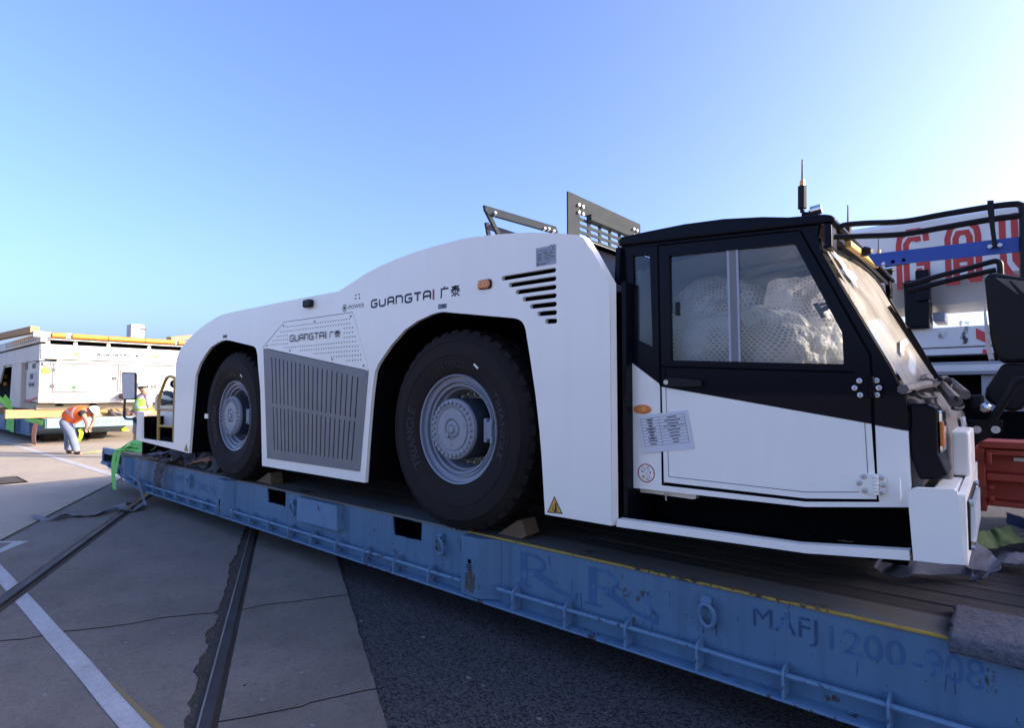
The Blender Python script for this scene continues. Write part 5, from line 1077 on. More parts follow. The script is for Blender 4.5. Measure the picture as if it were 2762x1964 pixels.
# ------------------------------------------------------------------ far roll trailer with the white cargo loader
t2 = thing('roll_trailer', 'far blue roll trailer under the white loader, its lit end behind the bending worker', 'trailer', (-30, 5.3, 0.0))
M['blue_sunlit'] = mat('sunlit_blue_trailer_paint', (0.16, 0.33, 0.46), 0.5, col2=(0.12, 0.27, 0.38), scale=2)  # lighter blue for the end face, its sunlight put into the colour
MB().prism([(-42, .25), (-24.3, .25), (-23.2, .50), (-22.6, .53), (-22.6, .83), (-42, .83)][::-1], facing_y(4.15), 2.35).build('side_beam', M['blue'], t2)
MB().box(-22.598, -22.57, 4.18, 6.48, .535, .84).build('end_beam', M['blue_sunlit'], t2, bevel=.01)
MB().box(-42, -22.6, 4.1, 6.55, .83, .85).build('deck', M['margin'], t2)
m = MB(); m.box(-42, -24.3, 4.05, 4.16, .24, .265); m.build('bottom_flange', M['bluerib'], t2)
for x in (-24.45, -26.6, -28.8): MB().box(x, x + .14, 4.05, 4.16, .26, .82).build('stake_post', M['blue'], t2)
MB().text('DRU. 2.10V 1.20', lambda x, y, z: (-22.567, 4.95 + 1.35 * x, .62 + .15 * y)).build('lettering', M['bluedark'], t2)
w = MB(); w.lathe((-24.7, 5.7, .33), [(.05, 0), (.2, 0), (.3, .02), (.33, .06), (.33, .5), (.3, .54), (.05, .54)], 32, 'y'); w = w.build('wheel', M['rubber'], t2, smooth=True)
for dx, dy in ((-.9, 0), (0, -1.3), (-.9, -1.3)): copy_part(w, t2, (dx, dy, 0))
def beam(x0, x1, y0, y1, z0, z1, label, mt='timber', rz=0.0, grp=None):
    return MB().box(x0, x1, y0, y1, z0, z1).build('timber_beam', M[mt], bevel=.008, label=label, cat='timber beam', group=grp)
beam(-23.30, -23.02, 3.26, 8.3, .853, 1.12, 'thick squared timber beam under the front of the white loader')
beam(-28.2, -27.92, 3.26, 8.3, .853, 1.12, 'timber beam under the loader further left, half in shade')
XF = -22.5
ld = thing('cargo_loader', 'large white airport cargo loader with orange rollers on top, sunlit side panels', 'cargo loader', (-27, 6.2, 1.12))
K = lambda pts, X=XF: [(p.y, p.z) for p in (PX(*ZK(*q), X) for q in pts)]
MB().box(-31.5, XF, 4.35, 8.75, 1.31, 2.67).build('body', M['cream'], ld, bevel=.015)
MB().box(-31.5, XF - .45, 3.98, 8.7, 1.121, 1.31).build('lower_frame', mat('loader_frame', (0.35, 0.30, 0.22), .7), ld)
m = MB()
for y in (4.55, 5.45): m.prism([(y + .12 * math.cos(R_(a)), 1.215 + .08 * math.sin(R_(a))) for a in range(0, 181, 30)], facing_x(XF - .448), .003)
m.build('lifting_hole', M['dark'], ld)
# near side of the loader: cabinet, column, recess, dark bay
sx = lambda x, y=700: PY(*ZK(x, y), 3.94).x
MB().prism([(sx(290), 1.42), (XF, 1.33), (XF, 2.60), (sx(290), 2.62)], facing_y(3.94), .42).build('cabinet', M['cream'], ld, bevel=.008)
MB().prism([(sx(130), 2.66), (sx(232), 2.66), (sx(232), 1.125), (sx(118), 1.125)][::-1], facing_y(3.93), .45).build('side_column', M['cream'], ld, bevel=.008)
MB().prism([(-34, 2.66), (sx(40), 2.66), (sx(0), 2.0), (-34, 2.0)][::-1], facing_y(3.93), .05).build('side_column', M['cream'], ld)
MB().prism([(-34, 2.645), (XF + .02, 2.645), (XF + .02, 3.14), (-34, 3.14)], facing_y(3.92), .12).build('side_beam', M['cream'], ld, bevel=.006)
MB().box(-34, sx(135), 4.3, 4.34, 1.13, 2.66).build('dark_bay', M['dark'], ld)
MB().box(sx(100), sx(120), 4.2, 4.3, 1.3, 2.3).build('hydraulic_pipe', M['dark'], ld)
m = MB(); p = PY(*ZK(60, 770), 4.2); m.tube([p, p + Vector((0, 0, .12))], .06, 10); p = PY(*ZK(62, 690), 4.2); m.tube([p, p + Vector((0, 0, .15))], .05, 10); m.build('yellow_valve', M['warn'], ld, smooth=True)
cx0 = sx(290)
def lside(x0, x1, y0, y1, mt, nm, t=.01):
    a = PY(*ZK(x0, y0), 3.94); b = PY(*ZK(x1, y1), 3.94); return MB().box(a.x, b.x, 3.94 - t, 3.941, b.z, a.z).build(nm, M[mt], ld)
lside(318, 395, 632, 800, 'label', 'control_panel'); lside(337, 366, 645, 700, 'ink', 'display', .016); lside(322, 378, 745, 780, 'ink', 'display', .016); lside(285, 305, 515, 600, 'ink_grey', 'control_panel'); lside(360, 390, 535, 580, 'ink', 'display', .016); lside(395, 425, 495, 520, 'ink_grey', 'label_plate')
m = MB(); q = [PY(*ZK(*p), 3.936) for p in ((290, 938), (405, 895), (405, 920), (290, 962))]; m.add(q, [(3, 2, 1, 0)]); m.build('reflector_strip', M['red_print'], ld)
# sunlit face
MB().box(XF, XF + .06, 3.95, 8.8, 2.69, 3.15).build('upper_beam', M['cream'], ld, bevel=.012)
m = MB()
def fline(pts, w=.042, X=XF, e=.004): m.stroke(K(pts, X), w, facing_x(X + e))
fline([(578, 530), (1300, 545), (1285, 835), (572, 845), (572, 640), (590, 530)]); fline([(1327, 548), (1940, 562)], e=.0045); fline([(1327, 548), (1312, 833), (1940, 838)], e=.005); m.build('door_gap', M['seam'], ld)
m = MB(); fline([(425, 902), (1190, 902)], .06, e=.003); m.build('vent_strip', M['label'], ld)
def fbox(a, b, mt, nm, t=.02, X=XF): 
    p = K([a, b], X); return MB().box(X, X + t, p[0][0], p[1][0], p[0][1], p[1][1]).build(nm, M[mt], ld, bevel=.004)
fbox((455, 515), (560, 557), 'ink', 'label_plate'); fbox((470, 523), (548, 548), 'label', 'label_plate', .024); fbox((558, 582), (608, 618), 'ink_grey', 'latch', .03); fbox((547, 760), (598, 797), 'ink_grey', 'latch', .03); fbox((1228, 676), (1275, 712), 'ink_grey', 'latch', .03)
fbox((555, 388), (633, 438), 'label', 'label_plate', .008, XF + .06)
fbox((648, 562), (828, 668), 'paper', 'taped_notice', .006)
m = MB(); fline([(660, 580), (800, 572)], .02, e=.0085); fline([(690, 580), (690, 640)], .02, e=.0085); fline([(700, 610), (815, 600)], .015, e=.0085); fline([(720, 640), (800, 655)], .015, e=.0085); m.build('notice_print', M['ink_soft'], ld)
(y, z), = K([(507, 603)]); m = MB(); m.lathe((XF, y, z), [(.125, 0), (.12, .03), (.0005, .04)], 20, 'x'); m.build('amber_lamp', M['amber2'], ld, smooth=True)
for a in ((836, 400, 808, 440, 864, 440), (1713, 440, 1690, 472, 1735, 474)):
    q = K([(a[0], a[1]), (a[2], a[3]), (a[4], a[5])], XF + .06); MB().prism(q, facing_x(XF + .068), .008).build('warning_sign', M['warn'], ld)
    mm = MB(); mm.stroke(q, .014, facing_x(XF + .0695), closed=True); mm.build('pictogram', M['ink'], ld)
cells = []
for a, b in [(1058, 1100), (1108, 1150), (1158, 1200), (1208, 1248), (1256, 1296), (1302, 1345), (1350, 1390), (1396, 1412), (1432, 1470), (1478, 1522)]:
    q = K([(a, 446 + (a - 1058) * .03), (b, 422 + (a - 1058) * .03)], XF + .06); cells.append((q[0][0], q[1][0], q[0][1], q[1][1]))
logo('GUANGTAIgt', cells, lambda e: facing_x(XF + .064 + e), .031, M['ink'], 'lettering', ld, redI=False)
(y, z), (ya, za), (yb, zb) = K([(812, 793), (880, 808), (1105, 773)])
epower(y, z, .105, ya, yb, za, zb, lambda s, t, q: (XF + .0045, ya + (yb - ya) * s, za + (zb - za) * t), ld, M['ink'], facing_x(XF + .004))
cells = []
for a, b in ((482, 535), (542, 595), (602, 655), (662, 718)):
    q = [PX(*ZN(a, 508), XF), PX(*ZN(b, 462), XF)]; cells.append((q[0].y, q[1].y, q[0].z, q[1].z))
logo('T35D', cells, lambda e: facing_x(XF + .004 + e), .030, M['ink'], 'lettering', ld)
m = MB(); fline([(1765, 556), (1790, 542), (1880, 545), (1900, 556)], .03, e=.02); m.build('door_handle', M['label'], ld)
# roller deck
MB().box(-34, XF - .05, 4.1, 8.8, 3.30, 3.36).build('roller_deck', M['cream'], ld)
MB().box(-34, XF - .3, 4.1, 8.8, 3.15, 3.30).build('lift_gap', M['dark'], ld)
MB().prism([(-34, 3.22), (XF - .02, 3.22), (XF - .02, 3.52), (-34, 3.50)], facing_y(3.94), .15).build('deck_side', M['cream'], ld, bevel=.006)
m = MB(); rnd = random.Random(4)
for i in range(16):
    x = XF - .8 - i * .33; 
    for z in (3.30, 3.40): m.box(x, x + .12, 3.932, 3.941, z, z + .05)
m.build('deck_slots', M['ink_grey'], ld)
m = MB()
for i, y in enumerate((4.1, 4.8, 5.7, 6.9, 8.0)): m.box(XF - .28, XF - .16, y, y + .1, 3.15, 3.36)
m.build('lift_bracket', M['cream'], ld)
for a, b in ((568, 722), (790, 1177), (1187, 1583), (1590, 1915), (1950, 2070)):
    (y0, z0), (y1, z1) = K([(a, 228 + (a - 570) * .053), (b, 228 + (b - 570) * .053)], XF + .02); m = MB(); m.cyl((XF + .02, y0, 3.44), (XF + .02, y1, 3.44), .082, 20); m.build('roller', M['orange_roller'], ld, smooth=True)
for a, b in ((365, 560), (722, 788), (1915, 1948)):
    (y0, _), (y1, _) = K([(a, 230), (b, 230)]); MB().box(XF - .2, XF + .03, y0, y1, 3.36, 3.53).build('roller_bracket', M['cream'], ld, bevel=.006)
m = MB()
for i in range(9): m.cyl((XF - .4 - i * .35, 4.3, 3.44), (XF - .4 - i * .35, 8.7, 3.44), .075, 12)
m.build('roller_bed', M['steel'], ld, smooth=True)
q = [PX(*ZK(1435, 95), -24.0), PX(*ZK(1580, 235), -24.0)]
MB().box(-24.5, -24.0, q[0].y, q[1].y, 3.40, q[0].z).build('control_post', M['cream'], ld, bevel=.03)
m = MB(); m.box(-24.0, -23.99, q[0].y + .3, q[0].y + .5, q[0].z - .2, q[0].z - .12); m.build('post_print', M['ink_grey'], ld)
e0 = PX(*ZK(380, 158), XF - .1); e1 = PX(*ZK(-60, 252), -27.5)
MB().bar(e0, e1, .22, .2).build('timber_beam', M['timber'], bevel=.008, label='timber beam lying on top of the loader at the upper left', cat='timber beam')
MB().bar(PX(*ZK(1850, 262), -24.5), PX(*ZK(2110, 236), -25.5), .2, .16).build('timber_beam', M['timber'], bevel=.008, label='short timber beam on the loader top beside the tug rear fender', cat='timber beam')
MB().box(XF + .0, XF + .45, 6.05, 6.35, 1.45, 1.62).build('tow_coupling', mat('rusty_coupling', (0.10, .03, .025), .7), ld, bevel=.02)
# ------------------------------------------------------------------ crane truck behind on the right
YK = 8.5
cr = thing('crane_truck', 'white mobile crane with red striped lettering on its boom, behind the cab', 'crane', (3.6, 9.8, 0.0))
bt_, bb_ = 3.79, 2.66
def boom_sec(y0, y1, z0, z1, r):
    w = y1 - y0; c = (y0 + y1) / 2
    return [(y0, z1 - .06), (y0 + .06, z1), (y1 - .06, z1), (y1, z1 - .06), (y1, z0 + r), (c + .35, z0 + .08), (c, z0), (c - .35, z0 + .08), (y0, z0 + r)]
bs_ = boom_sec(YK, YK + 1.3, bb_, bt_, .36)
MB().prism(bs_, facing_x(12.0), 13.9).build('boom', M['white_old'], cr, smooth=True, ang=25, bevel=0)
MB().prism(boom_sec(YK + .08, YK + 1.22, bb_ + .08, bt_ - .08, .34), facing_x(-1.85), .9).build('boom_tip', M['white_old'], cr)
cp = lambda pts: XZ(ZF, pts, YK)
def dbl(ptsets, nm='lettering'):
    m = MB()
    for i, pts in enumerate(ptsets): m.stroke(cp(pts), .062, facing_y(YK - .003 - .0004 * i))
    return m.build(nm, M['red_print'], cr)
M['red_print2'] = mat('crane_red', (0.48, .035, .03), .5)
# letters drawn as two parallel strokes
def letter(outer, x0, w, z0, h, gap=.095):
    m = MB()
    for k, st in enumerate(outer):
        m.stroke([(x0 + x * w, z0 + y * h) for x, y in st], .060, facing_y(YK - .003 - .0003 * k))
    m.build('lettering', M['red_print2'], cr)
def px_x(x): return cp([(x, 900)])[0][0]
z0, z1 = 2.93, 3.64; h = z1 - z0
g_out = [(1.0, .84), (1.0, .97), (.7, 1.0), (.28, 1.0), (0, .86), (0, 0)]
xa, xb = px_x(890), px_x(1135); w = xb - xa
letter([[(1, .80), (.98, .93), (.75, 1.0), (.35, 1.0), (.05, .9), (0, .78), (0, .0)], [(.72, .80), (.70, .86), (.40, .86), (.27, .78), (.27, .0)], [(.62, .42), (1.0, .42), (1.0, .0)], [(.72, .34), (.72, .0)]], xa, w, z0, h)
xa, xb = px_x(1320), px_x(1590); w = xb - xa
letter([[(0, 0), (0, .78), (.12, .95), (.4, 1.0), (.75, 1.0), (.95, .9), (1, .78), (1, .05)], [(.27, 0), (.27, .76), (.36, .85), (.64, .85), (.73, .76), (.73, .05)], [(.27, .40), (.73, .40)], [(.27, .26), (.73, .26)], [(-.08, .03), (.33, .03)], [(.68, .05), (1.08, .05)]], xa, w, z0, h)
xa = px_x(1805); w = .42
letter([[(0, 1.05), (0, .25), (.15, .05), (.4, -.04), (.6, -.04), (.85, .05), (1, .25), (1, 1.05)], [(.25, 1.05), (.25, .3), (.4, .14), (.6, .14), (.75, .3), (.75, 1.05)]], xa, w, z0, h)
q = XZ(ZW, [(-200, 545), (700, 490), (700, 760), (-200, 770)], YK)
zt, zm, zl = 2.43, 2.19, 2.10
MB().box(-1.0, 9.0, YK, YK + 2.4, zm, zt).build('deck_box', M['white_old'], cr, bevel=.015)
MB().box(-1.0, 9.0, YK, YK + 2.4, zl, zm - .012).build('deck_box', M['white_old'], cr, bevel=.006)
xs_ = XZ(ZW, [(428, 600)], YK)[0][0]
for i in range(3):
    x = xs_ + i * .22; MB().prism([(x, 2.28 - .0), (x + .12, 2.20), (x + .12, 2.32), (x, 2.40)], facing_y(YK - .004), .004).build('hazard_stripe', M['red_hazard'], cr)
    MB().prism([(x + .12, 2.32), (x + .2, 2.27), (x + .2, 2.42), (x + .13, 2.425)], facing_y(YK - .004), .004).build('hazard_stripe', M['red_hazard'], cr)
MB().prism([(xs_ + .05, zl + .005), (xs_ + .14, zl + .005), (xs_ + .06, zl + .06)], facing_y(YK - .004), .004).build('hazard_stripe', M['red_hazard'], cr)
def stain_mat():
    m = bpy.data.materials.new('rust_stain'); m.use_nodes = True; N = m.node_tree.nodes; L = m.node_tree.links; b = N['Principled BSDF']; b.inputs['Base Color'].default_value = (.10, .075, .06, 1); b.inputs['Roughness'].default_value = .85
    tc = N.new('ShaderNodeTexCoord'); mp = N.new('ShaderNodeMapping'); mp.inputs['Scale'].default_value = (1, 1, .45); n = N.new('ShaderNodeTexNoise'); n.inputs['Scale'].default_value = 24; n.inputs['Detail'].default_value = 8; n.inputs['Roughness'].default_value = .7
    L.new(tc.outputs['Object'], mp.inputs[0]); L.new(mp.outputs[0], n.inputs['Vector']); r = N.new('ShaderNodeMapRange'); r.inputs['From Min'].default_value = .46; r.inputs['From Max'].default_value = .62; r.inputs['To Max'].default_value = .8; L.new(n.outputs['Fac'], r.inputs['Value'])
    t = N.new('ShaderNodeBsdfTransparent'); x = N.new('ShaderNodeMixShader'); L.new(r.outputs[0], x.inputs[0]); L.new(t.outputs[0], x.inputs[1]); L.new(b.outputs[0], x.inputs[2]); L.new(x.outputs[0], N['Material Output'].inputs['Surface']); return m
M['stain'] = stain_mat()
for k, pts in enumerate(([(262, 533), (380, 531), (365, 600), (360, 700), (345, 740), (310, 742), (290, 690), (300, 620)], [(300, 640), (362, 640), (356, 735), (322, 740), (292, 690)], [(90, 640), (180, 636), (170, 690), (110, 700)])):
    q = XZ(ZW, pts, YK); MB().sheet(jag(q + [q[0]], .015, 4 + k, .02)[:-1][::-1], facing_y(YK - .002 - .001 * k)).build('rust_stain', M['stain'], cr)
MB().box(-1.0, 9.0, YK + .5, YK + 2.4, 1.2, zl).build('under_deck', M['dark'], cr)
MB().box(-1.0, 9.0, YK - .12, YK + .5, 1.86, 2.01).build('side_rail', M['crane_grey'], cr, bevel=.01); MB().box(-1.0, 9.0, YK - .13, YK - .121, 1.90, 1.975).build('rail_face', M['white_old'], cr)
xg = XZ(ZW, [(475, 1000)], YK)[0][0]
MB().box(xg, 9.0, YK - .05, YK + .5, .7, 1.86).build('side_skirt', M['crane_grey'], cr, bevel=.01)
MB().box(-1.0, xg - .004, YK + .1, YK + .5, .7, 1.86).build('dark_locker', M['dark'], cr)
MB().box(-.6, xg + 1.2, YK - .12, YK - .05, .75, 1.45).build('mudguard', M['dark'], cr)
c0 = XZ(ZF, [(930, 1110), (1160, 1480)], YK - .1); MB().box(c0[0][0], c0[1][0], YK - .1, YK + .35, zt, 3.02).build('boom_cradle', M['black'], cr, bevel=.02)
c0 = XZ(ZF, [(1035, 1080), (1160, 1300)], YK - .14); MB().box(c0[0][0], c0[1][0], YK - .16, YK + .1, 2.75, 3.12).build('boom_cradle', M['black'], cr, bevel=.01)
MB().box(XZ(ZF, [(1180, 1400)], YK)[0][0], XZ(ZF, [(1285, 1400)], YK)[0][0], YK + .1, YK + .7, 2.52, 2.63).build('boom_rest', M['crane_grey'], cr, bevel=.01)
for i in range(4):
    m = MB(); x = 1.6 + i * 1.75; m.lathe((x, YK + .0, .62), [(.1, 0), (.36, 0), (.5, .02), (.6, .05), (.62, .1), (.62, .4), (.1, .42)], 32); o = m.build('wheel', M['rubber'], cr, smooth=True); copy_part(o, cr, (0, 2.0, 0))
MB().box(-.8, 8.9, YK + .5, YK + 1.9, .75, 1.2).build('chassis', M['dark'], cr)
MB().box(8.3, 12.6, YK - .1, YK + 2.7, zt, 5.35).build('shade_block', M['crane_grey'], cr, bevel=.05)  # unseen tall block added to shade the foreground
MB().box(4.2, 8.29, YK + .1, YK + 2.6, zt, 4.2).build('shade_superstructure', M['white_old'], cr, bevel=.05)  # unseen upperworks added for shade, kept low so sun reaches the windscreen
MB().box(2.2, 4.1, YK + 1.35, YK + 2.5, zt, 4.3).build('operator_cab', M['white_old'], cr, bevel=.05)
MB().box(2.3, 4.0, YK + 1.345, YK + 1.35, 3.2, 4.1).build('cab_window', M['ink'], cr)
# ------------------------------------------------------------------ red steel rack on the trailer front
YRk = 5.0
rk = thing('steel_rack', 'dark red steel rack with hinged panels at the front of the trailer', 'steel rack', (1.3, 5.2, .645))
RX = lambda pts: XZ(ZH, pts, YRk)
(xl, zt_), (xr, _) = RX([(957, 885), (1065, 885)]); zb_ = RX([(1000, 1540)])[0][1]
MB().box(xl, xr, YRk, YRk + .35, zb_, zt_).build('post', M['red_steel'], rk, bevel=.006)
MB().box(2.7, 2.82, YRk, YRk + .35, zb_, zt_).build('post', M['red_steel'], rk, bevel=.006)
MB().box(xl + .02, 2.82, YRk - .0, YRk + .32, zt_ + .003, zt_ + .05).build('top_rail', M['red_steel'], rk, bevel=.006)
zz = [RX([(1200, y)])[0][1] for y in (905, 965, 1160, 1235, 1450, 1500)]
for a, b in ((0, 1), (2, 3), (4, 5)): MB().box(xr + .002, 2.69, YRk + .02, YRk + .3, zz[b], zz[a]).build('cross_rail', M['red_steel'], rk, bevel=.006)
for a, b in ((1, 2), (3, 4)): MB().box(xr + .002, 2.69, YRk + .14, YRk + .17, zz[b] + .002, zz[a] - .002).build('panel', M['red_steel'], rk)
for q in ((1080, 925, 1145, 1055), (1105, 1270, 1170, 1320), (1110, 1380, 1175, 1440)):
    (a, b), (c, d_) = RX([(q[0], q[1]), (q[2], q[3])]); MB().box(a, c, YRk - .03, YRk + .02, d_, b).build('hinge', M['red_steel'], rk, bevel=.008)
(a, b), (c, d_) = RX([(1370, 1000), (1500, 1045)]); MB().box(a, c, YRk + .11, YRk + .138, d_, b).build('label_plate', M['white'], rk)
for x in (.15, 1.3, 2.5): beam(x, x + .16, 4.7, 5.4, .645, zb_ - .002, 'dark timber bearer under the left end of the red rack' if x < 1 else ('timber bearer under the middle of the red rack' if x < 2 else 'timber bearer under the right end of the red rack'), 'plank2')
# ------------------------------------------------------------------ straps, rags, wedges, felt
def strap(path, wd, mt, label, cat='strap', t=.004, n=6, crumple=0.0, seed=0, group=None, name='cargo_strap'):
    return MB().ribbon(path, wd, t, n, crumple, seed).build(name, M[mt], smooth=True, ang=60, label=label, cat=cat, group=group)
Q = lambda z, pts, Y: [PY(*z(*q), Y) for q in pts]
X3, Y3, Z3 = Vector((1, 0, 0)), Vector((0, 1, 0)), Vector((0, 0, 1))
DK = .647
# green strap over the rear corner of the trailer
p = Q(ZR, [(330, 155), (285, 175), (262, 260), (252, 400), (258, 520), (268, 645)], 2.93); p = [Vector((p[0].x + .55, 3.3, .70)), Vector((p[0].x + .15, 3.12, .70))] + p
strap(p, [Y3 * .1 + X3 * .05] * 2 + [X3 * .19] * 6, 'strap_green', 'green strap tail hanging lowest over the rear corner of the blue trailer', crumple=.01, seed=1)
p = Q(ZR, [(372, 150), (325, 200), (305, 300), (290, 380), (285, 455)], 2.92); p = [Vector((p[0].x + .6, 3.35, .72)), Vector((p[0].x + .2, 3.1, .71))] + p
strap(p, [Y3 * .1 + X3 * .08] * 2 + [X3 * .14] * 5, 'strap_green', 'shorter green strap tail beside the longest one on the trailer corner', crumple=.01, seed=2)
m = MB()
heap = [([(335, 158), (395, 100), (450, 70), (510, 50), (570, 72), (640, 112), (735, 148)], 3.10), ([(360, 160), (420, 115), (490, 90), (560, 100), (640, 130), (740, 150)], 3.06), ([(400, 150), (450, 110), (520, 62), (590, 85), (660, 125), (720, 140)], 3.18),
        ([(540, 120), (545, 85), (575, 72), (590, 100), (560, 140), (640, 150)], 3.07), ([(420, 158), (500, 140), (600, 148), (700, 156)], 3.03), ([(300, 150), (400, 120), (470, 100), (540, 125), (640, 152)], 3.14)]
for k, (pp, yy) in enumerate(heap):
    m.ribbon([v + Y3 * .03 * math.sin(3 * i + k) for i, v in enumerate(Q(ZR, pp, yy))], [Vector((.05, .09, .06 + .03 * math.sin(i * 1.3 + k))) for i in range(len(pp))], .006, 6, .010, k)
m.build('strap_heap', M['strap_green'], smooth=True, ang=60, label='heap of bright green webbing under the rear of the tug', cat='strap heap')
# grey strap hanging to the ground and trailing left
hp0 = Q(ZR, [(900, 188), (760, 198), (660, 215), (612, 240), (592, 300), (572, 400), (558, 500), (575, 590), (600, 680), (625, 770), (640, 800)], 2.925)
gl = [PZ(*ZR(600, 842), .03), PZ(*ZR(540, 880), .03), PZ(*ZR(450, 900), .03), PZ(*ZR(370, 880), .03), PZ(*ZR(345, 850), .06), PZ(*ZR(420, 815), .07), PZ(*ZV(640, 430), .05), PZ(*ZV(560, 462), .02), PZ(*ZV(470, 480), .03), PZ(*ZV(380, 478), .015), PZ(*ZV(300, 492), .04), PZ(*ZV(235, 500), .015), PZ(*ZV(190, 478), .05)]
wv = [Y3 * .10 + Z3 * .03] * 3 + [X3 * .10] * 3 + [X3 * .14] * 5 + [X3 * .06 + Y3 * .11 + Z3 * .02 * math.sin(i * 2) + Z3 * (.05 if i % 3 == 1 else 0) for i in range(len(gl))]
strap(hp0 + gl, wv, 'strap_grey', 'grey strap hanging off the trailer and trailing across the concrete', crumple=.018, seed=5)
# looped grey strap
lp_ = Q(ZR, [(960, 260), (880, 270), (820, 300), (785, 370), (772, 450), (765, 540), (790, 598), (822, 590), (838, 500), (850, 420), (870, 350), (905, 290), (960, 275)], 2.92)
for i, v in enumerate(lp_): v.y += .05 * math.sin(i * .5)
strap(lp_, [X3 * .12 + Y3 * .05 + Z3 * .03 * math.sin(i * 1.7) for i in range(13)], 'strap_dirty', 'dirty grey strap looped over the trailer edge near the rear wheel', crumple=.03, seed=6)
def rag_heap(c, sx, sy, sz, mt, label, seed, n=5, w=.14):
    m = MB(); r = random.Random(seed)
    for k in range(n):
        pts = []; a = r.uniform(-.5, .5); oy = r.uniform(-.5, .5) * sy
        for i in range(6): pts.append(Vector((c[0] + (i / 5 - .5) * sx * r.uniform(.8, 1.1), c[1] + oy + r.uniform(-.12, .12) * sy, c[2] + .02 + sz * r.uniform(.1, 1) * (.35 + .65 * math.sin(math.pi * (i + .5) / 6)))))
        a0w = r.uniform(-.8, .8); m.ribbon(pts, [Vector((r.uniform(-.15, .15) * w, w * r.uniform(.6, 1), w * (a0w + r.uniform(-.35, .35)))) for _ in range(6)], .006, 8, .018, seed + k)
    return m.build('rag_heap', M[mt], smooth=True, ang=60, label=label, cat='strap heap')
rag_heap((-8.9, 3.2, DK), 1.2, .25, .22, 'strap_dirty', 'crumpled dirty grey webbing on the deck left of the rear wheel', 3, 7)
rag_heap((-9.7, 3.2, DK), .8, .25, .14, 'strap_grey', 'grey webbing bunched on the trailer edge under the rear fender', 4, 4)
rag_heap((-7.95, 3.15, DK), .7, .2, .26, 'strap_dirty', 'twisted grey-brown webbing leaning against the rear tyre', 6, 4, .18)
p = Q(ZR, [(1240, 300), (1300, 285), (1370, 268), (1445, 270), (1450, 290)], 3.12); 
for v in p: v.z = max(v.z, DK + .03)
strap(p, [Y3 * .12 + Z3 * .05] * 5, 'strap_orange', 'faded orange webbing beside the rear tyre', crumple=.02, seed=9)
# wooden wedges
def wedge(x0, x1, y, h, w, label, back):
    z = DK - .003; q = [(x0, z), (x1, z), (x1, z + h * .35), (x1 - .04 if back else x1, z + h)] if True else None
    return MB().prism([(x0, z), (x1, z), (x1 - .035, z + h), (x1 - .10, z + h * .95)], facing_y(y), w).build('wooden_wedge', M['timberx'], bevel=.003, label=label, cat='wheel chock')
q = Q(ZT, [(240, 170), (470, 190), (510, 160), (425, 80)], 3.10)
MB().prism([(q[0].x + .03, DK), (q[1].x - .03, DK), (q[1].x + .01, DK + .03), (q[3].x + .02, DK + .13), (q[3].x - .02, DK + .12)], facing_y(3.09), .15).build('wooden_wedge', M['timberx'], bevel=.003, label='wooden wedge right of the front wheel', cat='wheel chock')
q = Q(ZU, [(120, 105), (185, 110), (165, 65)], 3.10)
MB().prism([(q[0].x - .1, DK), (q[1].x, DK), (q[2].x + .05, DK + .12), (q[2].x + .0, DK + .12)], facing_y(3.10), .14).build('wooden_wedge', M['timberx'], bevel=.003, label='wooden wedge just right of the rear wheel', cat='wheel chock')
# strap under the bumper, pile in front
zd = DK + .006
p = [PZ(*ZQ(*q), zd + h) for q, h in (((-60, 690), .14), ((20, 730), .09), ((100, 770), .04), ((250, 790), .06), ((450, 760), .08), ((700, 760), .07), ((950, 770), .06), ((1120, 800), .05), ((1230, 830), .06))]
strap(p, [Vector((.02, .12, .03)), Vector((.05, .11, .03)), Vector((.05, .10, .05)), Vector((.0, .11, .06)), Vector((0, .12, .05)), Vector((0, .10, .06)), Vector((0, .09, .05)), Vector((0, .08, .03)), Vector((.0, .05, .03))], 'strap_grey', 'grey strap lying on the planks under the front bumper', crumple=.012, seed=11)
p = [PZ(*ZQ(*q), zd + h) for q, h in (((1180, 560), .20), ((1300, 640), .16), ((1420, 680), .10), ((1520, 770), .07), ((1480, 850), .05), ((1400, 890), .02), ((1300, 860), .03), ((1260, 830), .03))]
strap(p, [Vector((.07, .05, .10)), Vector((.06, .08, .10)), Vector((.04, .10, .08)), Vector((.05, .08, .06)), Vector((.08, .05, .05)), Vector((.07, .07, .04)), Vector((.06, .08, .05)), Vector((.02, .04, .03))], 'strap_grey', 'folded grey strap end on the planks in front of the bumper', crumple=.012, seed=12)
rag_heap((.55, 4.1, DK), .9, .5, .25, 'strap_dirty', 'dark crumpled webbing pile on the deck below the red rack', 13, 8, .2)
rag_heap((.45, 3.75, DK), .5, .25, .18, 'strap_grey', 'grey webbing bunch at the near side of the dark pile', 23, 4, .14)
p = [PZ(*ZQ(*q), zd + h) for q, h in (((1230, 400), .16), ((1350, 395), .16), ((1500, 375), .15), ((1650, 340), .16), ((1850, 300), .14))]
strap(p, [Vector((-.05, .16, .06))] * 5, 'strap_olive', 'yellow-green strap across the pile beside the bumper', crumple=.02, seed=14)
p = [PZ(*ZQ(*q), zd + h) for q, h in (((1700, 90), .10), ((1800, 120), .10), ((1950, 170), .10))]
strap(p, [Vector((0, .06, .07))] * 3, 'strap_blue', 'dark blue strap on the pile at the right edge', crumple=.01, seed=15)
p = [PZ(*ZQ(*q), zd + h) for q, h in (((1580, 620), .05), ((1750, 640), .06), ((1939, 660), .05), ((2100, 690), .05))]
strap(p, [Vector((.03, .16, .03))] * 4, 'strap_grey', 'flat grey strap on the planks at the right edge', crumple=.015, seed=16)
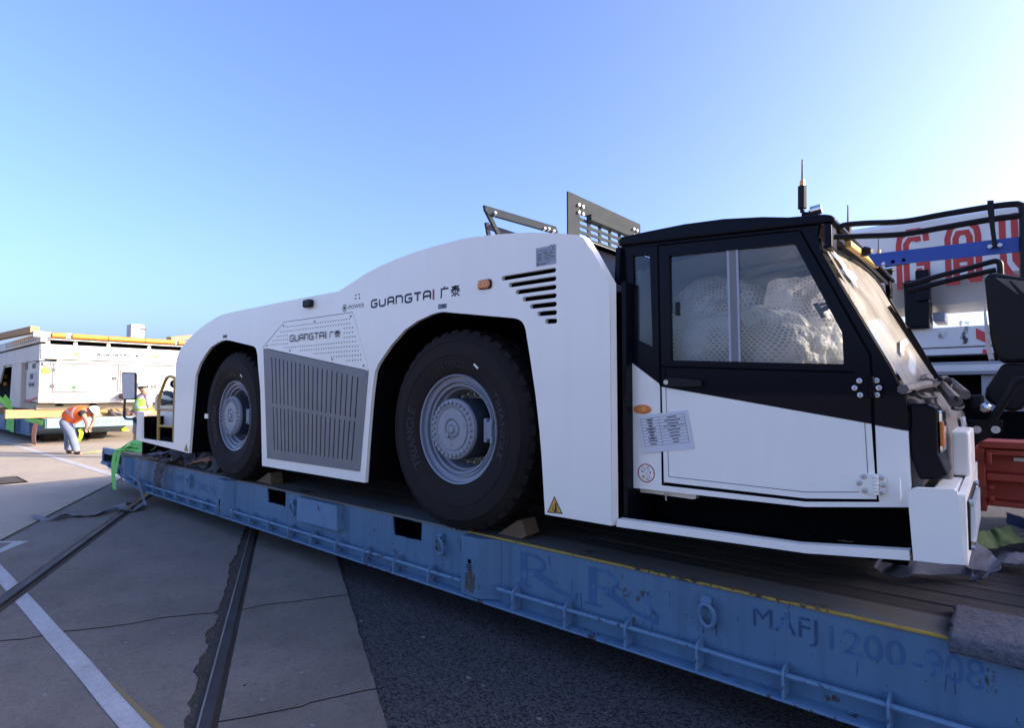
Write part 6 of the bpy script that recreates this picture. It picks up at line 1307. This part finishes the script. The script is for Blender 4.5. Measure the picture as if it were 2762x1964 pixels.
# felt mat folded over the trailer edge
fx0, fx1 = -.205, .60; m = MB(); nx, ny = 60, 34
prof = [(3.42, DK + .012), (3.30, DK + .018), (3.16, DK + .018), (3.07, DK + .014), (3.024, DK + .008), (3.006, DK - .006), (3.002, .622), (3.004, .598)]
pp_ = smooth_path([(0, y, z) for y, z in prof], 5); nv = len(pp_)
for i in range(nx + 1):
    for k, q in enumerate(pp_):
        x = fx0 + (fx1 - fx0) * i / nx; f = k / (nv - 1); e = .010 * noise.noise(Vector((x * 6, f * 5, 3))) + .007 * noise.noise(Vector((x * 16, f * 12, 1))) + .006 * noise.noise(Vector((x * 40, f * 40, 1)))
        xx = x + (.020 * noise.noise(Vector((f * 9, 1, 1))) + .01 * noise.noise(Vector((f * 30, 1, 1))) if i == 0 else 0); drop = .025 * noise.noise(Vector((x * 5, 7, 7))) + .006 * noise.noise(Vector((x * 50, 7, 7))) if k == nv - 1 else 0
        m.v.append(Vector((xx, q.y - abs(e) * (1 if f > .5 else .2), q.z + (abs(e) if f < .6 else 0) + drop + .0 - .05 * max(0, x) * (f > .8))))
for i in range(nx):
    for k in range(nv - 1): a = i * nv + k; m.f.append((a, a + 1, a + nv + 1, a + nv))
o = m.build('felt_mat', M['carpet'], smooth=True, ang=80, label='rough grey felt mat folded over the trailer edge', cat='felt mat'); sm = o.modifiers.new('thick', 'SOLIDIFY'); sm.thickness = .010; sm.offset = 1
# straps on the far trailer
def fstrap(pts, X, w, mt, label, seed, cr=.0): strap([PX(*ZM(*q), X) for q in pts], w, mt, label, crumple=cr, seed=seed)
fstrap([(-30, 270), (60, 340), (150, 430), (265, 515)], -25.0, Vector((0, .05, .13)), 'strap_green', 'green strap running down the dark bay of the white loader', 31)
fstrap([(90, 230), (140, 290), (240, 400)], -25.6, Vector((0, .05, .12)), 'strap_green', 'darker green strap behind the loader column', 32)
strap(Q(ZM, [(185, 735), (180, 850), (172, 965)], 4.0), X3 * .9, 'strap_green', 'left green strap hanging on the far trailer side', seed=33)
strap(Q(ZM, [(268, 725), (265, 880), (262, 1020)], 4.0), X3 * .62, 'strap_green', 'right green strap hanging on the far trailer side', seed=34)
strap(Q(ZM, [(560, 715), (700, 760), (820, 800), (930, 820)], 4.0), [Z3 * .16 + X3 * .2] * 4, 'strap_green', 'green strap draped under the timber beam on the far trailer', crumple=.03, seed=35)
strap(Q(ZM, [(800, 830), (765, 900), (740, 1050), (738, 1180), (755, 1300)], 3.95), X3 * .62, 'strap_orange', 'faded orange strap hanging below the far trailer', seed=36)
rag_heap((-22.9, 6.3, .855), .4, 1.2, .2, 'strap_dirty', 'dark webbing heap on the end of the far trailer', 41, 6, .2)
lh = PZ(*ZK(1320, 1270), .02); rag_heap((lh.x, lh.y, 0), .8, .3, .16, 'strap_lime', 'small lime strap heap on the sunlit ground behind the trailer', 43, 4, .14)
# ------------------------------------------------------------------ people
def skinned(name, J, E, mt, parent, sub=2, root=None, extra=None):
    names = list(J); me = bpy.data.meshes.new(name); org = ORG[parent.name]
    me.from_pydata([Vector(J[k][0]) - org for k in names], [(names.index(a), names.index(b)) for a, b in E], [])
    o = bpy.data.objects.new('t', me); COL.objects.link(o); o.modifiers.new('s', 'SKIN'); s = o.modifiers.new('u', 'SUBSURF'); s.levels = sub
    for i, k in enumerate(names):
        r = J[k][1]; r = (r, r) if not isinstance(r, tuple) else r; r = tuple(x * (1.22 if x > .03 else 1.0) for x in r); me.skin_vertices[0].data[i].radius = r; me.skin_vertices[0].data[i].use_root = (k == (root or names[0]))
    dg = bpy.context.evaluated_depsgraph_get(); m2 = bpy.data.meshes.new_from_object(o.evaluated_get(dg)); bpy.data.objects.remove(o)
    m2.name = name; o = bpy.data.objects.new(name, m2); COL.objects.link(o); o.parent = parent; m2.materials.clear(); m2.materials.append(mt); m2.shade_smooth(); ORG[o.name] = org
    return o
def hand(J, E, wrist, d, side, palm, s=1.0, pre='r'):
    d = d.normalized(); side = side.normalized(); nrm = d.cross(side); w = wrist
    c = J[w][0] + d * .045 * s; J[pre + 'palm'] = (c, (.034 * s, .018 * s)); E.append((w, pre + 'palm'))
    for i, (a, l) in enumerate(((-.6, .066), (-.2, .078), (.2, .072), (.6, .058))):
        b = c + d * .035 * s + side * a * .05 * s; k1 = b + d * l * .5 * s + nrm * palm * .012; k2 = k1 + d * l * .4 * s + nrm * palm * .035
        for nm, pt, r, pv in (('a', b, .0095, pre + 'palm'), ('b', k1, .0088, pre + f'{i}a'), ('c', k2, .0075, pre + f'{i}b')): J[pre + f'{i}{nm}'] = (pt, r * s); E.append((pv, pre + f'{i}{nm}'))
    t1 = c - side * .038 * s + d * .005; t2 = t1 - side * .02 * s + d * .03 * s + nrm * palm * .02
    J[pre + 'ta'] = (t1, .011 * s); E.append((pre + 'palm', pre + 'ta')); J[pre + 'tb'] = (t2, .009 * s); E.append((pre + 'ta', pre + 'tb'))
def sphere_cap(c, r, axis_up, fwd, mt, nm, par, lo=-.05, brim=True, n=24):
    u = axis_up.normalized(); f = (fwd - u * fwd.dot(u)).normalized(); s = f.cross(u); m = MB(); R0 = 8
    prof = [(math.cos(t), math.sin(t)) for t in [lo + (math.pi / 2 - lo) * i / R0 for i in range(R0 + 1)]]
    if brim: prof = [(1.12, lo - .02), (1.13, lo + .02)] + prof
    for pr, pz in prof:
        for k in range(n):
            a = 2 * math.pi * k / n; e = 1.0 + (.35 * max(0, math.cos(a)) ** 2 if brim and pr > 1.05 else 0)
            m.v.append(Vector(c) + (f * math.cos(a) * 1.12 + s * math.sin(a) * .95) * pr * r * e + u * pz * r * 1.05)
    for i in range(len(prof) - 1):
        for k in range(n): m.f.append((i * n + k, i * n + (k + 1) % n, (i + 1) * n + (k + 1) % n, (i + 1) * n + k))
    return m.build(nm, mt, par, smooth=True, ang=50)
def face(c, f, u, r, par):
    f = f.normalized(); s = f.cross(u).normalized(); m = MB()
    for sg in (-1, 1): m.tube([c + f * r * .86 + s * sg * r * .36 + u * .01, c + f * r * .93 + s * sg * r * .36 + u * .01], .011, 8)
    m.build('eyes', M['hair'], par); m = MB(); m.tube([c + f * r * .9 - u * r * .45 - s * .02, c + f * r * .92 - u * r * .45 + s * .02], .006, 6); m.build('mouth', M['red_print'], par)
# -- bending worker in an orange vest
base = PZ(*ZM(1600, 1500), 0); bw = thing('person', 'worker in an orange vest and pale jeans bending down to gather a lime strap', 'person', base)
r_, dp = RT.copy(), Vector((-RT.y, RT.x, 0))
B = lambda x, y, d=0.0: base + r_ * ((x - 1600) / 776) + Z3 * ((1505 - y) / 776) + dp * d
J = {}; E = []
J['hip'] = (B(1440, 830, 0), .09); J['belly'] = (B(1560, 720, 0), .10); J['chest'] = (B(1720, 630, .0), .12); J['neckb'] = (B(1850, 605, 0), .075); J['neck'] = (B(1925, 595, 0), .06); J['head'] = (B(2000, 605, 0), (.085, .095)); J['jaw'] = (B(2030, 660, -.0), .055)
E += [('hip', 'belly'), ('belly', 'chest'), ('chest', 'neckb'), ('neckb', 'neck'), ('neck', 'head'), ('head', 'jaw')]
for sgn, pre, kn, an in ((-1, 'R', (1650, 1130), (1745, 1420)), (1, 'L', (1425, 1130), (1425, 1400))):
    hx = (1500, 900) if sgn < 0 else (1420, 900); dd_ = .10 * sgn
    J[pre + 'th'] = (B(*hx, dd_), .07); J[pre + 'kn'] = (B(*kn, dd_ * 1.3), .058); J[pre + 'an'] = (B(*an, dd_ * 1.3), .045); J[pre + 'he'] = (B(an[0] - 20, 1478, dd_ * 1.3), .040); J[pre + 'to'] = (B(an[0] + 130, 1480, dd_ * 1.3 - .03), .035)
    E += [('hip', pre + 'th'), (pre + 'th', pre + 'kn'), (pre + 'kn', pre + 'an'), (pre + 'an', pre + 'he'), (pre + 'he', pre + 'to')]
    sh_ = B(1860, 650, .17 * sgn); J[pre + 'sh'] = (sh_, .062); J[pre + 'el'] = (B(1945, 800, .16 * sgn), .046); J[pre + 'wr'] = (B(1905, 940, .07 * sgn), .032)
    E += [('neckb', pre + 'sh'), (pre + 'sh', pre + 'el'), (pre + 'el', pre + 'wr')]
    hand(J, E, pre + 'wr', Vector(-Z3 * .9 - r_ * .2), dp * 1.0, 1, 1.0, pre)
skinned('body', J, E, M['skin'], bw, 2)
Jc = {k: (v[0], (v[1] * 1.16 if not isinstance(v[1], tuple) else v[1])) for k, v in J.items()}
Jj = {'w': (B(1500, 770, 0), .165), 'hip': (B(1440, 850), .19)}; Ej = [('w', 'hip')]
for pre in 'RL':
    for k, r in (('th', .145), ('kn', .095), ('an', .08)): Jj[pre + k] = (J[pre + k][0], r)
    Jj[pre + 'km'] = (J[pre + 'th'][0].lerp(J[pre + 'kn'][0], .55) + dp * .01, .108); Jj[pre + 'ks'] = (J[pre + 'kn'][0].lerp(J[pre + 'an'][0], .5) - r_ * .012, .088); Jj[pre + 'hm'] = (J[pre + 'an'][0].lerp(J[pre + 'he'][0], .6), .082)
    Ej += [('hip', pre + 'th'), (pre + 'th', pre + 'km'), (pre + 'km', pre + 'kn'), (pre + 'kn', pre + 'ks'), (pre + 'ks', pre + 'an'), (pre + 'an', pre + 'hm')]
skinned('jeans', Jj, Ej, M['jeans'], bw, 2, 'hip')
Jv = {'a': (B(1420, 800, 0), (.20, .185)), 'b': (B(1560, 705, 0), (.215, .20)), 'c': (B(1720, 640, 0), (.225, .19)), 'd': (B(1845, 615, 0), (.19, .14)), 'e': (B(1900, 605, 0), (.11, .09))}
vst = skinned('vest', Jv, [('a', 'b'), ('b', 'c'), ('c', 'd'), ('d', 'e')], M['vest_orange'], bw, 2)
m = MB(); pts = [B(1700, 790, -.14), B(1690, 720, -.25), B(1700, 640, -.275), B(1715, 550, -.20), B(1722, 500, 0), B(1715, 550, .2)]; m.ribbon(pts, [r_ * .05 + Z3 * .015] * 6, .01, 5); pts = [B(1490, 590, -.14), B(1590, 625, -.245), B(1690, 690, -.27)]; m.ribbon(pts, [Z3 * .05 + r_ * .01] * 3, .01, 5); m.build('reflective_tape', M['reflect'], bw, smooth=True)
for pre, sg in (('R', -1), ('L', 1)):
    skinned('sleeve', {'a': (B(1830, 640, .13 * sg), .09), 'b': (J[pre + 'sh'][0], .083), 'c': (J[pre + 'sh'][0].lerp(J[pre + 'el'][0], .38), .075)}, [('a', 'b'), ('b', 'c')], M['shirt_black'], bw, 2)
    skinned('shoe', {'a': (J[pre + 'he'][0] + Z3 * .025, .052), 'b': (J[pre + 'he'][0].lerp(J[pre + 'to'][0], .5) + Z3 * .004, (.05, .042)), 'c': (J[pre + 'to'][0] + Z3 * .005, (.046, .036))}, [('a', 'b'), ('b', 'c')], M['shoe'], bw, 2)
    skinned('glove', {'a': (J[pre + 'wr'][0], .04), 'b': (J[pre + 'palm'][0], (.046, .03)), 'c': (J[pre + 'palm'][0] - Z3 * .04, (.042, .026))}, [('a', 'b'), ('b', 'c')], M['glove'], bw, 1)
hc = J['head'][0]; upv = (r_ * .75 + Z3 * .65).normalized(); fw = (r_ * .5 - Z3 * .8)
sphere_cap(hc + upv * .02, .115, upv, fw, M['helmet'], 'helmet', bw); sphere_cap(hc - upv * .0, .104, upv, -fw, M['hair'], 'hair', bw, lo=-.35, brim=False); face(hc, fw, upv, .10, bw)
# lime strap in his hands
sp = [B(1900, 985, -.05), B(1800, 990, -.1), B(1830, 1080, -.12), B(1780, 1180, -.08), B(1690, 1290, -.05), B(1600, 1310, 0), B(1520, 1240, .02), B(1540, 1130, .05), B(1510, 1040, .08), B(1600, 1180, .05), B(1660, 1330, .0), B(1670, 1450, -.03), B(1660, 1490, -.05), B(1800, 1488, -.1), B(2020, 1470, .3)]
strap(sp, [r_ * .09 + dp * .03] * 11 + [r_ * .08 + dp * .04] * 2 + [dp * .12 + r_ * .04] * 2, 'strap_lime', 'lime strap hanging in loops from the bending worker hands to the ground', crumple=.015, seed=51)
# -- standing worker behind the rear of the tug
b2_ = PZ(384, 1235, 0); sw = thing('person', 'man in a lime safety vest and white helmet looking down behind the mirror', 'person', b2_)
S = lambda x, y, d=0.0: b2_ + r_ * ((x - 430) / 619) + Z3 * max(0.0, (1595 - y) / 619) + dp * d
J = {}; E = []
J['hip'] = (S(395, 1000), .09); J['belly'] = (S(405, 850), .09); J['chest'] = (S(430, 700), .10); J['neckb'] = (S(432, 622), .065); J['neck'] = (S(422, 575), .048); J['head'] = (S(400, 500), (.08, .095)); J['jaw'] = (S(375, 535), .058); J['top'] = (S(408, 465), .07)
E += [('hip', 'belly'), ('belly', 'chest'), ('chest', 'neckb'), ('neckb', 'neck'), ('neck', 'head'), ('head', 'jaw'), ('head', 'top')]
for sg, pre, hx, kn, an in ((-1, 'R', 440, 445, 450), (1, 'L', 345, 300, 310)):
    dd_ = .06 * sg; J[pre + 'th'] = (S(hx, 1060, dd_), .095); J[pre + 'kn'] = (S(kn, 1285, dd_), .062); J[pre + 'an'] = (S(an, 1540, dd_), .042); J[pre + 'he'] = (S(an + 10, 1565, dd_), .038); J[pre + 'to'] = (S(an - 100, 1570, dd_ - .03), .033)
    E += [('hip', pre + 'th'), (pre + 'th', pre + 'kn'), (pre + 'kn', pre + 'an'), (pre + 'an', pre + 'he'), (pre + 'he', pre + 'to')]
for sg, pre, shx, elx, ely, wx, wy in ((-1, 'R', 510, 530, 815, 430, 870), (1, 'L', 345, 325, 815, 280, 900)):
    J[pre + 'sh'] = (S(shx, 645, .05 * sg), .062); J[pre + 'el'] = (S(elx, ely, -.05), .045); J[pre + 'wr'] = (S(wx, wy, -.16), .031); E += [('neckb', pre + 'sh'), (pre + 'sh', pre + 'el'), (pre + 'el', pre + 'wr')]
    hand(J, E, pre + 'wr', -r_ * .8 - dp * .3, Z3, 1, 1.0, pre)
skinned('body', J, E, M['skin'], sw, 2)
Js = {'w': (S(402, 930), (.18, .145)), 'hip': (S(395, 1000), (.185, .15))}; Es = [('w', 'hip')]
for pre in 'RL':
    Js[pre + 'a'] = (J[pre + 'th'][0], .115); Js[pre + 'b'] = (J[pre + 'th'][0].lerp(J[pre + 'kn'][0], .85), .10); Es += [('hip', pre + 'a'), (pre + 'a', pre + 'b')]
skinned('shorts', Js, Es, M['shorts'], sw, 2, 'hip')
skinned('shirt', {'a': (S(402, 945), (.19, .15)), 'b': (S(405, 850), (.185, .145)), 'c': (S(430, 700), (.185, .14)), 'd': (S(430, 640), (.15, .11)), 'e': (S(428, 605), (.075, .075))}, [('a', 'b'), ('b', 'c'), ('c', 'd'), ('d', 'e')], M['shirt_pink'], sw, 2)
skinned('vest', {'a': (S(398, 890), (.215, .18)), 'b': (S(404, 800), (.205, .17)), 'c': (S(424, 700), (.20, .165)), 'd': (S(427, 640), (.165, .13))}, [('a', 'b'), ('b', 'c'), ('c', 'd')], M['vest_green'], sw, 2)
m = MB(); m.ribbon([S(290, 800, -.10), S(340, 803, -.20), S(400, 806, -.235), S(460, 806, -.22), S(520, 803, -.12)], [Z3 * .05] * 5, .01, 5); m.ribbon([S(425, 640, -.15), S(415, 710, -.215), S(405, 780, -.235)], [r_ * .05] * 3, .01, 5); m.build('reflective_tape', M['reflect'], sw, smooth=True)
for pre in 'RL':
    skinned('sleeve', {'a': (J['neckb'][0].lerp(J[pre + 'sh'][0], .7), .085), 'b': (J[pre + 'sh'][0], .085), 'c': (J[pre + 'sh'][0].lerp(J[pre + 'el'][0], .95), .065)}, [('a', 'b'), ('b', 'c')], M['shirt_pink'], sw, 2)
    skinned('shoe', {'a': (J[pre + 'he'][0] + Z3 * .01, .05), 'c': (J[pre + 'to'][0] + Z3 * .01, (.046, .04))}, [('a', 'c')], M['shoe'], sw, 2)
hc = J['head'][0]; upv = (Z3 - r_ * .25).normalized(); fw = -r_ - Z3 * .4 - dp * .3
sphere_cap(hc + upv * .045, .125, upv, fw, M['helmet'], 'helmet', sw, lo=-.1); sphere_cap(hc + r_ * .015, .103, upv, fw, M['hair'], 'hair', sw, lo=-.15, brim=False); face(hc, fw, upv, .095, sw)
